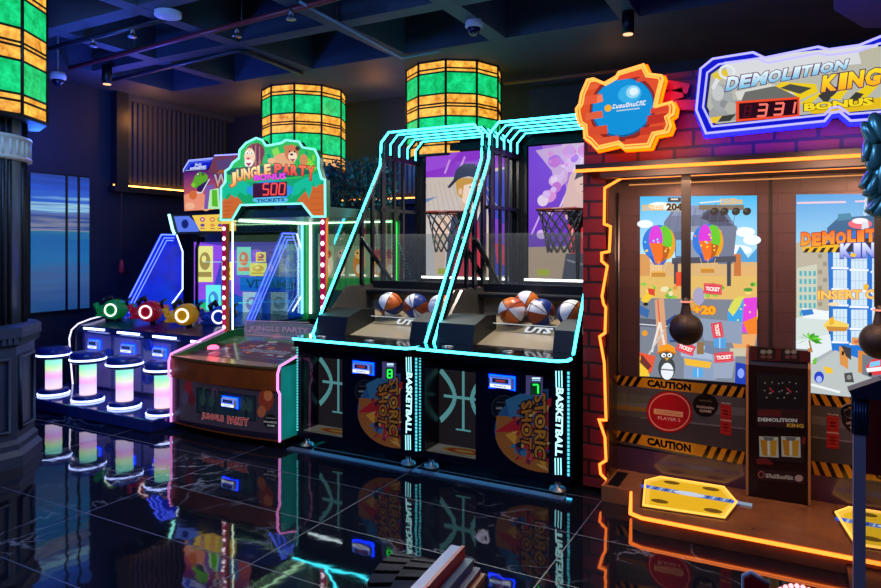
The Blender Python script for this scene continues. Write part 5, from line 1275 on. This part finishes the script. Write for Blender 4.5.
a.text('BONUS', [(804, 103.6), (873, 97.2), (873, 105), (804, 111.5)], 'f4d824', bold=.05, out='5a4408', ow=.05)
a.poly([(736, 101.5), (799.5, 97), (799.5, 116.5), (736, 121.8)], 'f0481c'); a.poly([(739, 103.5), (797.5, 99.3), (797.5, 114.5), (739, 119.3)], '28020a')
a.seg('3', 757, 104.8, 765.5, 116.5, 'ff7868', 2.1, 2, -.5); a.seg('3', 773.5, 103.6, 782, 115, 'ff7868', 2.1, 2, -.5); a.seg('1', 784, 102.5, 793.5, 113.8, 'ff7868', 2.1, 2, -.5)
a.seg('8', 744, 106, 750, 117, '5a0818', 1.0, 1.5, -.5)
iw.build('sign_ground', printed(.95), ts); a.build('sign_art', printed(1.05), ts)
nn_ = MB(); nn_.tube([(x, SY-.010, z) for x, z in sg_], .0065, 8, True); nn_.tube([(cx+(x-cx)*.945, SY-.010, cz+(z-cz)*.83) for x, z in sg_], .0055, 8, True)
nn_.build('sign_neon', glow('violet_blue_neon', (.30, .28, 1.0), 2.0), ts)
bl = MB(); bl.tube([(cx+(x-cx)*1.005, SY+.05, cz+(z-cz)*1.03) for x, z in sg_], .014, 8, True); bl.build('halo_fill', glow('halo_blue', (.001, .001, 1), 45), ts)  # tube added round the case to throw a blue halo on the brick
# round sign: a blue ball bursting through bricks
rs_ = [(-1.221, 2.407), (-1.226, 2.45), (-1.204, 2.479), (-1.193, 2.542), (-1.156, 2.622), (-1.118, 2.626), (-1.05, 2.589), (-0.977, 2.622), (-0.962, 2.646), (-0.816, 2.673), (-0.791, 2.614), (-0.714, 2.595), (-0.706, 2.574), (-0.728, 2.491), (-0.743, 2.417), (-0.656, 2.434), (-0.642, 2.402), (-0.647, 2.363), (-0.675, 2.346), (-0.661, 2.295), (-0.675, 2.261), (-0.752, 2.252), (-0.782, 2.184), (-0.931, 2.184), (-0.962, 2.212), (-1.097, 2.191), (-1.14, 2.241), (-1.172, 2.265), (-1.177, 2.339), (-1.21, 2.363)]
rd = MB().prism([(x, SY, z) for x, z in rs_], (0, .20, 0)).build('round_sign', mat('dark_red_sign_case', '5a1408', .4), dk)
a = Art(lambda u, v: (u, SY-.001, v), (0, -1, 0), .0006)
a.poly(rs_, 'e0501c'); a.ell(-.945, 2.43, .20, .205, '8a2410', 30); a.ell(-.945, 2.432, .187, .178, '0a5c98', 36); a.ell(-.945, 2.436, .18, .17, '0c90d8', 36); a.ell(-.90, 2.51, .07, .055, '38b0e8', 20); a.ell(-.88, 2.52, .042, .038, '98d8f4', 18); a.ell(-.876, 2.522, .026, .024, 'e0f4fc', 14)
for x0, z0, x1, z1, c in ((-1.19, 2.47, -1.07, 2.53, 'e85a30'), (-1.10, 2.475, -1.06, 2.525, 'f4805a'), (-1.17, 2.375, -1.06, 2.425, 'e06038'), (-1.15, 2.275, -1.03, 2.335, 'd84a24'), (-1.11, 2.225, -.96, 2.265, 'e0552c'), (-.93, 2.20, -.80, 2.245, 'e04820'), (-.84, 2.255, -.70, 2.305, 'c83818'), (-.80, 2.315, -.68, 2.375, 'c02c14'), (-.78, 2.38, -.68, 2.415, 'd84020'), (-.97, 2.60, -.83, 2.64, 'e84a24'), (-.86, 2.575, -.74, 2.605, 'd84a28'), (-1.16, 2.56, -1.09, 2.60, 'e86030')):
    a.poly([(x0, z0), (x1, z0+.008), (x1-.006, z1), (x0+.004, z1-.006)], c)
a.ell(-1.03, 2.437, .022, .022, 'f8b020', 12)
a.scrib([(-1.0, 2.456), (-.80, 2.462), (-.805, 2.434), (-1.005, 2.430)], 'e8eef4', 10, 49)
a.line([(-.98, 2.415), (-.84, 2.418)], .008, 'b8d0e0')
a.build('sign_art', printed(1.0), rd)
n_ = MB(); n_.tube([(x, SY-.012, z) for x, z in rs_], .0085, 6, True); n_.tube([(-.945+(x+.945)*.93, SY-.012, 2.43+(z-2.43)*.93) for x, z in rs_], .005, 6, True)
n_.build('sign_neon', glow('orange_yellow_neon', (1.0, .33, .06), 2.0), rd)
bl = MB(); bl.tube([(-.945+(x+.945)*1.02, SY+.06, 2.43+(z-2.43)*1.02) for x, z in rs_], .012, 6, True); bl.build('halo_fill', glow('halo_orange', (1, .03, .0), 14), rd)  # likewise added, for an orange halo round this sign

# wrecking balls on straps
def wball(px, py, lab):
    c = at(px, py, 4.22)
    t = thing('wrecking_ball', (c[0], 4.22, c[2]), lab, 'wrecking ball', 'wrecking balls hanging in the booth')
    MB().ball(c, .098, 28, 16).build('ball', mat('black_brown_rubber', '1a1210', .55, bump=.15), t)
    MB().lathe([(.035, .09), (.03, .11), (.024, .15), (.02, .19), (.0, .19)], c, 16).build('collar', mat('dark_collar', '2a1c18', .5), t)
    MB().ring((c[0], c[1], c[2]+.165), .030, .005, 20, 6).build('collar_light', glow('dim_red_ring', (1, .3, .2), 1.2), t)
    MB().box(c[0]-.026, c[0]+.026, c[1]-.012, c[1]+.012, c[2]+.18, 2.02).build('strap', mat('black_strap', '120d0c', .6), t)
wball(686, 329, 'black wrecking ball on a strap in front of the balloon screen')
wball(880, 341, 'black wrecking ball at the right picture edge, before the blue building screen')

# the control tower between the two screens
tx0, tx1 = at(748, 480, 4.36)[0], at(808, 480, 4.36)[0]
TY = 4.36
tw = thing('control_tower', ((tx0+tx1)/2, TY, .095), 'dark red control tower with twin coin doors standing between the two screens', 'control panel')
TB = mat('black_red_panel', '1a0d0c', .3); TT = mat('tan_edge_trim', 'b07a40', .4)
ztop = at(748, 348, TY)[2]
MB().prism([(tx0, TY+.01, .10), (tx0, TY+.01, ztop-.10), (tx0, TY+.05, ztop), (tx0, YW-.025, ztop), (tx0, YW-.025, .10)], (tx1-tx0, 0, 0)).build('body', TB, tw)
for x in (tx0-.012, tx1): MB().prism([(x, TY, .10), (x, TY, ztop-.10), (x, TY+.045, ztop+.01), (x, YW-.03, ztop+.01), (x, YW-.03, .10)], (.014, 0, 0)).build('edge_trim', TT, tw)
a = artY(TY+.008, .0006)
U = lambda cx_, cy_: (740+cx_/3.671, 335+cy_/3.675)
def up(pts_, c): a.poly([U(*p) for p in pts_], c)
up([(38, 40), (258, 62), (258, 100), (38, 92)], '6a1414'); up([(62, 44), (130, 50), (130, 92), (62, 90)], '2c1010'); up([(150, 52), (218, 58), (218, 98), (150, 96)], '2c1010')
for cx_ in (85, 108, 175, 198): a.ell(*U(cx_, 62), 3, 2.2, 'b89a88', 10); a.ell(*U(cx_, 80), 3, 2, '8a4a40', 10)
up([(60, 140), (245, 152), (245, 350), (60, 338)], '120a0a'); up([(62, 150), (130, 152), (130, 236), (62, 232)], '1c100e')
for cx_ in (118, 182):
    for dx_, dy_ in ((-26, -28), (0, -30), (24, -26), (-28, 0), (26, 4), (-20, 26), (20, 28)): a.ell(*U(cx_+dx_, 204+dy_), .7, .7, 'd0c8c8', 6)
    a.line([U(cx_-10, 194), U(cx_, 206), U(cx_+6, 210)], 1.4, 'e04048'); a.line([U(cx_-12, 215), U(cx_-2, 212)], 1.2, 'c0a8a8')
up([(62, 268), (238, 275), (236, 345), (62, 332)], '3a1410'); up([(66, 274), (150, 276), (150, 300), (66, 298)], '6e1a16')
a.text('DEMOLITION', [U(66, 303), U(210, 307), U(210, 321), U(66, 317)], 'e8dcd8', bold=.05); a.text('KING', [U(172, 324), U(234, 327), U(234, 341), U(172, 338)], 'f0a838', bold=.05)
up([(66, 366), (240, 372), (238, 472), (66, 458)], '2a0e0e'); up([(230, 374), (240, 374), (240, 400), (225, 400)], '8a1c18')
for x0 in (70, 151):
    up([(x0, 372), (x0+70, 375), (x0+72, 450), (x0+2, 446)], 'd8ccb8'); up([(x0+4, 384), (x0+34, 388), (x0+30, 446), (x0+12, 440)], 'd88818'); up([(x0+40, 388), (x0+66, 386), (x0+62, 444), (x0+42, 446)], 'e09a20'); up([(x0+14, 374), (x0+56, 376), (x0+50, 388), (x0+20, 387)], '7a7470'); up([(x0+30, 390), (x0+38, 390), (x0+38, 440), (x0+32, 440)], 'f4eee0')
up([(60, 455), (90, 450), (120, 466), (122, 476), (60, 474)], '7a1814'); up([(64, 490), (236, 505), (236, 548), (64, 532)], '3a1414')
a.ell(*U(78, 512), 3.4, 3.6, 'b05048', 14); a.ell(*U(78, 512), 2.2, 2.4, '2a0c0c', 12); a.scrib([U(94, 508), U(196, 517), U(196, 532), U(94, 523)], 'd8b8a8', 10, 50); a.ell(*U(216, 526), 4.2, 3.4, 'c8988a', 14)
a.build('front_print', printed(.22, .3), tw)

# ------------------------------------------------------------------ ceiling fittings, added fill lamps
def fill_lamp(kind, loc, rgb, power, size=.1, parent=None, rot=None, spot=None):
    ld = bpy.data.lights.new('fill_lamp', kind); ld.energy = power; ld.color = lin(rgb) if isinstance(rgb, str) else rgb
    if kind == 'AREA': ld.size = size
    elif kind in ('POINT', 'SPOT'): ld.shadow_soft_size = size
    if kind == 'SPOT' and spot: ld.spot_size = spot; ld.spot_blend = .7
    o = bpy.data.objects.new('fill_lamp', ld); COL.objects.link(o); o.location = loc
    if rot: o.rotation_euler = rot
    return o
d0 = atz(168, 17, 3.46)
dl = thing('ceiling_speaker', (d0[0], d0[1], 3.47), 'round pale flat ceiling disc in the blue coffered ceiling', 'ceiling speaker')
MB().lathe([(0, -.012), (.09, -.012), (.105, -.004), (.105, .03)], (d0[0], d0[1], 3.47), 28).build('disc', mat('pale_disc', 'b8c0d8', .5), dl)
MB().ring((d0[0], d0[1], 3.468), .100, .006, 28, 6).build('rim', WHT, dl)
def camera_dome(loc, lab, hang):
    t = thing('security_camera', loc, lab, 'security camera')
    x, y, z = loc
    MB().lathe([(.010, hang), (.010, .075), (.06, .07), (.075, .04), (.075, 0), (.06, -.01)], loc, 20).build('housing', WHT, t)
    MB().ball((x, y, z-.02), .055, 18, 10).build('dome', mat('dark_blue_dome', '101838', .1), t)
    return t
c_ = atz(58, 79, 3.30); camera_dome(c_, 'white dome camera under the ceiling by the near column lantern', .75)
c_ = atz(479, 24, 3.45); c_ = (-2.43, c_[1]+.05, 3.45); camera_dome(c_, 'white dome camera on the beam above the lantern of the basketball machines', .06)
def spot(px, py, z, lab):
    x, y, _ = atz(px, py, z)
    t = thing('ceiling_spotlight', (x, y, z), lab, 'spotlight')
    MB().cyl((x, y, z), .05, 3.5-z, 18).build('housing', BLM, t)
    MB().cyl((x, y, z-.006), .04, .005, 18).build('lens', glow('warm_lens', (1, .55, .3), 1.5), t)
    return x, y
spot(628, 34, 3.32, 'black cylinder spotlight with warm lens above the round ball sign')
spot(107, 84, 3.30, 'small black cylinder spotlight on the left above the slatted wall')
# pipes
RPIPE = mat('red_sprinkler_pipe', '7a2430', .4); GP = mat('dark_conduit', '1c2030', .4)
def pipe(name, pts, r, m, lab, heads=()):
    t = thing(name, tuple(pts[0]), lab, 'pipe')
    MB().tube(pts, r, 10).build('tube', m, t)
    for p, q in zip(pts, pts[1:]):
        for f_ in (.3, .7):
            h = Vector(p).lerp(Vector(q), f_); MB().tube([h, (h.x, h.y, 4.05)], .005, 6).build('hanger_rod', GP, t)
    for h in heads:
        hb = MB(); hb.cyl((h[0], h[1], h[2]-.05), .018, .05, 10); hb.lathe([(.0, -.085), (.04, -.085), (.04, -.08), (.012, -.05)], h, 12)
        hb.build('sprinkler_head', STEEL, t)
za = 3.478
A = atz(70, 68, za); B = atz(345, -4, za)
pipe('sprinkler_pipe', [A, B], .022, RPIPE, 'long red sprinkler pipe crossing the blue ceiling at the left', [atz(237, 27, za), atz(291, 9, za)])
A = atz(105, 82, za); M_ = atz(236, 51, za); B2 = atz(302, 74, za)
pipe('cable_conduit', [A, M_, atz(246, 52, za), B2], .02, GP, 'dark bent conduit under the ceiling near the slatted wall')
A = atz(48, 49, za); B = atz(165, 19, za)
t_ = [Vector(A).lerp(Vector(B), k) for k in (.42, .75)]
pipe('feed_pipe', [A, B], .022, GP, 'short dark pipe leading to the round ceiling disc', [tuple(q) for q in t_])
A = atz(455, 0, 3.46); B = atz(560, 95, 3.46)
pipe('thin_conduit', [atz(300, 2, 3.475), atz(402, 58, 3.475), atz(440, 51, 3.475)], .012, mat('pale_conduit', '7890a0', .4), 'thin pale conduit running along the beam over the lanterns')
pipe('short_pipe', [atz(504, 84, 3.40), atz(640, 68, 3.40)], .02, mat('brown_pipe', '6a4a3a', .5), 'brownish pipe behind the round ball sign under the ceiling')
# pale duct at the top right
px_ = [atz(834, 10, 3.2), atz(864, 28, 3.2), atz(900, 28, 3.2), atz(900, -30, 3.2), atz(838, -30, 3.2)]
dt = MB().prism(px_, (0, 0, .9)).build('air_duct', mat('lavender_grey_duct', '8a8cc8', .5))
tag(dt, 'pale lavender duct corner at the top right under the ceiling', 'duct')

# added fill, no fittings: blue, violet, warm overhead; amber in booth; white over ramps
fill_lamp('POINT', (-5.5, 3.2, 2.6), (.03, .13, 1.0), 85, .15)
fill_lamp('POINT', (-6.4, 4.6, 2.9), (.05, .10, 1.0), 40, .15)
fill_lamp('POINT', (-3.2, 1.6, 3.2), (.14, .36, 1.0), 120, .25)
fill_lamp('POINT', (-1.2, .8, 3.2), (.30, .45, 1.0), 55, .25)
fill_lamp('POINT', (-7.2, 5.6, 3.2), (1, .38, .10), 5, .1)  # warm points added to tint the ceiling edge and back
fill_lamp('POINT', (-6.4, 6.6, 3.2), (1, .38, .10), 6, .1)
fill_lamp('POINT', (-4.4, 6.5, 3.2), (1, .38, .10), 6, .1)
fill_lamp('POINT', (-1.6, 6.5, 3.2), (1, .38, .10), 1.5, .1)
def aim(loc, tgt, rgb, p, ang):  # added spots that brighten the game fronts and the column
    q = (Vector(tgt)-Vector(loc)).to_track_quat('-Z', 'Y').to_euler()
    return fill_lamp('SPOT', loc, rgb, p, .06, rot=q, spot=radians(ang))
aim((-3.9, 2.3, 3.4), (-4.2, 4.0, .4), (1, .80, .66), 150, 42)
aim((-3.2, 1.2, 3.4), (-5.3, 2.5, 1.5), (.36, .58, 1), 120, 46)
aim((-1.9, 2.2, 3.4), (-2.3, 4.1, .5), (.5, .75, 1), 60, 60)
fill_lamp('POINT', (-4.2, 6.9, 2.6), (.10, .30, 1.0), 10, .1)
for k in (0, 1.12):
    fill_lamp('AREA', (XC+k, 4.95, 2.5), (1, .90, .75), 26, .35)  # fill added above each ramp, no lamp head there
    fill_lamp('AREA', (XC+k, 5.75, 2.45), (.6, .8, 1.0), 3, .3)
for x in (-.65, .35): fill_lamp('AREA', (x, 4.28, 1.99), (1, .52, .32), 4, .25)  # fill added to brighten the booth interior
for x in (-.7, .2): fill_lamp('AREA', (x, 3.75, 2.0), (1, .56, .34), 10, .3, rot=(radians(38), 0, 0))  # more added fill, tilted at the booth's back wall


# ------------------------------------------------------------------ things at the right and bottom edge of the photograph
SY3 = 3.3
pt = thing('glass_game_cabinet', (.45, SY3, 0), 'dark steel cabinet corner with a wedge cap and glass front at the right picture edge', 'arcade machine')
xa, xb = at(853.5, 400, SY3)[0], at(863, 400, SY3)[0]
MB().box(xa, xb+.01, SY3, SY3+.06, 0, .80).build('corner_post', mat('gunmetal_post', 'a8a2b4', .4, .2), pt)
b = MB(); b.box(xa-.006, xb+.02, SY3-.005, SY3+.07, .80, .955)
for k in range(5): b.tube([(xa+.004+k*.010, SY3-.006, .81), (xa+.004+k*.010, SY3-.006, .935)], .004, 6)
b.build('fluted_capital', mat('blue_grey_capital', '2a4a6a', .35, .6), pt)
YC = SY3-.03
q_ = [at(848.5, 391, YC), at(853, 398, YC)]
MB().prism([(q_[0][0], YC, q_[0][2]), (q_[1][0], YC, q_[1][2]), (1.0, YC, q_[1][2]), (1.0, YC, at(881, 379, YC)[2]+.02), (at(881, 380, YC)[0], YC, at(881, 380, YC)[2])], (0, .10, 0)).build('wedge_cap', mat('dark_violet_cap', '3a3450', .35, .4), pt)
MB().ring((xa-.012, SY3+.02, .885), .030, .007, 20, 6, 'y').build('side_handle', mat('brass_ring', '6a5230', .35, .8), pt)
MB().box(xb+.01, 1.0, SY3+.02, SY3+.03, .05, .955).build('front_glass', glassm('cabinet_glass', (.85, .88, .9), 1.0), pt)
MB().box(xb+.03, 1.0, SY3+.30, SY3+.34, .55, .93).build('red_prize_panel', mat('red_prize_panel', '7a1418', .4), pt)
MB().box(xa, 1.0, SY3, SY3+.5, 0, .05).build('plinth', BLM, pt)
MB().box(.94, 1.0, SY3, SY3+.06, .05, .955).build('corner_post', MATS['gunmetal_post'], pt)
MB().box(.94, 1.0, SY3+.44, SY3+.5, .05, .955).build('corner_post', MATS['gunmetal_post'], pt)

# armoured teal creature standing on that cabinet
TM = mat('teal_metal_plate', '8fd8c8', .28, .5, noise=.45, nscale=7)
cr_ = thing('creature_statue', (.72, 3.55, 1.03), 'teal metallic armoured creature statue at the right edge in front of the title sign', 'statue')
body = MB()
ctr = [((.74, 3.55, 1.03), .13), ((.72, 3.55, 1.25), .15), ((.68, 3.55, 1.5), .15), ((.66, 3.53, 1.72), .14), ((.63, 3.52, 1.9), .13), ((.60, 3.52, 2.02), .11), ((.58, 3.52, 2.12), .05)]
vs = []; n = 18
for (p, r) in ctr:
    for k in range(n):
        t = 2*pi*k/n; vs.append((p[0]+r*cos(t), p[1]+r*.8*sin(t), p[2]+.12*r*cos(t)))
fs = [(i*n+k, i*n+(k+1) % n, (i+1)*n+(k+1) % n, (i+1)*n+k) for i in range(len(ctr)-1) for k in range(n)]
body.add(vs, fs+[list(range(n)), [len(vs)-1-k for k in range(n)]], 0, True)
bd = body.build('body', TM, cr_)
cp = [((872, 136), .030, .075, -.5), ((880, 132), .040, .09, -.3), ((867, 152), .022, .070, .1), ((876, 158), .040, .09, .05), ((866, 181), .020, .060, .45), ((874, 186), .034, .085, .35), ((883, 180), .045, .11, .1), ((874, 206), .020, .065, .65), ((882, 208), .036, .075, .4)]
for (px, py), rx_, rz_, rot in cp:
    c = Vector(at(px, py, 3.36)); M3 = Matrix.Rotation(rot, 3, 'Y')
    pl = MB(); pl.ball((0, 0, 0), 1, 14, 10)
    pl.v = [tuple(c+M3 @ Vector((x*rx_, y*.035, z*rz_+(.03 if z < -.6 else 0)))) for x, y, z in pl.v]
    pl.build('armour_plate', TM, cr_)
nk = MB(); nk.tube([at(880, 205, 3.44), at(884, 165, 3.46), at(888, 135, 3.48), (.62, 3.52, 1.95)], .05, 10); nk.build('jaw_frame', TM, cr_)

# children's ride at the very bottom: tyre, white and red fin, orange-edged side
p0 = Vector(atz(458, 546, .55)); p1 = Vector(atz(419, 588, .55)); d = (p1-p0).normalized(); nrm = Vector((-d.y, d.x, 0))
if nrm.dot(Vector((CS, SN, 0))) < 0: nrm = -nrm
rd_ = thing('toy_truck_ride', (p0.x+d.x*.4, p0.y+d.y*.4, 0), 'toy truck ride with knobbly tyre and white and red fin cut by the bottom edge', 'ride')
def slab(o, w0, w1, z0, z1, L0, L1, name, m):
    q = [p0+d*L0+nrm*w0, p0+d*L0+nrm*w1, p0+d*L1+nrm*w1, p0+d*L1+nrm*w0]
    return MB().prism([(v.x, v.y, z0) for v in q], (0, 0, z1-z0)).build(name, m, rd_)
slab(0, -.025, .014, .15, .55, 0, .9, 'fin', mat('pale_lilac_fin', 'b8b4cc', .35))
slab(0, .014, .026, .15, .555, 0, .9, 'red_edge', mat('red_edge', 'f02818', .35))
slab(0, .030, .058, .12, .515, .0, .9, 'teal_panel', mat('dull_teal_panel', '4a7a88', .4))
slab(0, .058, .085, .12, .49, .0, .9, 'purple_panel', mat('dull_purple_panel', '54486a', .4))
sp3 = slab(0, .085, .10, .12, .46, .0, .9, 'side_body', mat('dark_brown_body', '4a2414', .4))
slab(0, .084, .102, .458, .474, .0, .9, 'orange_edge', mat('orange_edge', 'd8701c', .35))
wc = p0+d*.14-nrm*.13; wz = .27
ty = MB(); n = 30
for k in range(n):
    t = 2*pi*k/n
    for h in (-1, 1):
        vs = []
        for dr in (.0, .035):
            for dt in (-.07, .07):
                for w_ in (.0, .085):
                    r = .22+dr; tt = t+dt+(.10 if h > 0 else 0)+.09*w_/.085*h
                    v = wc+nrm*(h*w_)+d*(r*cos(tt)); vs.append((v.x, v.y, wz+r*sin(tt)))
        ty.add(vs, [(0, 1, 3, 2), (4, 6, 7, 5), (0, 4, 5, 1), (2, 3, 7, 6), (0, 2, 6, 4), (1, 5, 7, 3)])
vs = []; prof = [(.10, -.085), (.20, -.095), (.225, -.07), (.228, .07), (.20, .095), (.10, .085)]
for k in range(32):
    t = 2*pi*k/32
    for r, h in prof:
        v = wc+nrm*h+d*(r*cos(t)); vs.append((v.x, v.y, wz+r*sin(t)))
K = len(prof)
ty.add(vs, [(i*K+q, ((i+1) % 32)*K+q, ((i+1) % 32)*K+(q+1) % K, i*K+(q+1) % K) for i in range(32) for q in range(K)], 0, True)
ty.build('tyre', mat('brown_black_rubber', '4a3828', .7), rd_)

# red ride seat nearer the booth
sb0 = atz(745, 572, .50); sb1 = atz(770, 578, .50)
st_ = thing('ride_seat', (sb0[0]+.06, sb0[1]-.05, 0), 'red ride seat with a white edge and pink bead lights at the bottom edge', 'seat')
a0, a1 = Vector(sb0), Vector(sb1); dn = Vector((0, -.35, 0))
MB().prism([(a0.x, a0.y, .0), (a0.x, a0.y, .49), (a0.x+.02, a0.y, .505), (a1.x, a1.y, .48), (a1.x, a1.y, .0)], (0, -.03, 0)).build('backrest', mat('deep_red_shell', 'a0101c', .3), st_)
MB().tube([(a0.x-.004, a0.y-.015, .02), (a0.x-.004, a0.y-.015, .492), (a0.x+.02, a0.y-.015, .510), (a1.x, a1.y-.015, .485)], .007, 6).build('white_edge', WHT, st_)
MB().rbox(a0.x, a0.x+.26, a0.y-.36, a0.y-.035, .0, .30, .03).build('seat_base', MATS['deep_red_shell'], st_)
rb = MB()
rc = atz(800, 594, .44)
for k in range(16):
    t = pi*k/15; rb.ball((rc[0]-.085*cos(t), rc[1]+.0, .37+.095*sin(t)), .008, 8, 6)
tag(rb.build('bead_light', glow('pink_bead', (1, .35, .4), 2.5), st_), kind='stuff')
MB().ring((rc[0], rc[1]+.012, .37), .085, .012, 28, 6, 'y').build('light_hoop', MATS['deep_red_shell'], st_)
MB().tube([(rc[0], rc[1]+.012, .285), (rc[0]-.02, rc[1]+.012, .02)], .015, 8).build('hoop_stalk', BLM, st_)

S.view_settings.view_transform = 'Standard'
S.view_settings.look = 'None'
S.view_settings.gamma = 1.0
S.view_settings.exposure = 0.0
S.view_settings.use_curve_mapping = False
S.cycles.use_denoising = True
S.cycles.transparent_max_bounces = 24
S.cycles.max_bounces = 10
S.cycles.sample_clamp_indirect = 6
w = bpy.data.worlds.new('world'); S.world = w; w.use_nodes = True
w.node_tree.nodes['Background'].inputs[0].default_value = (.01, .015, .04, 1)
w.node_tree.nodes['Background'].inputs[1].default_value = .5
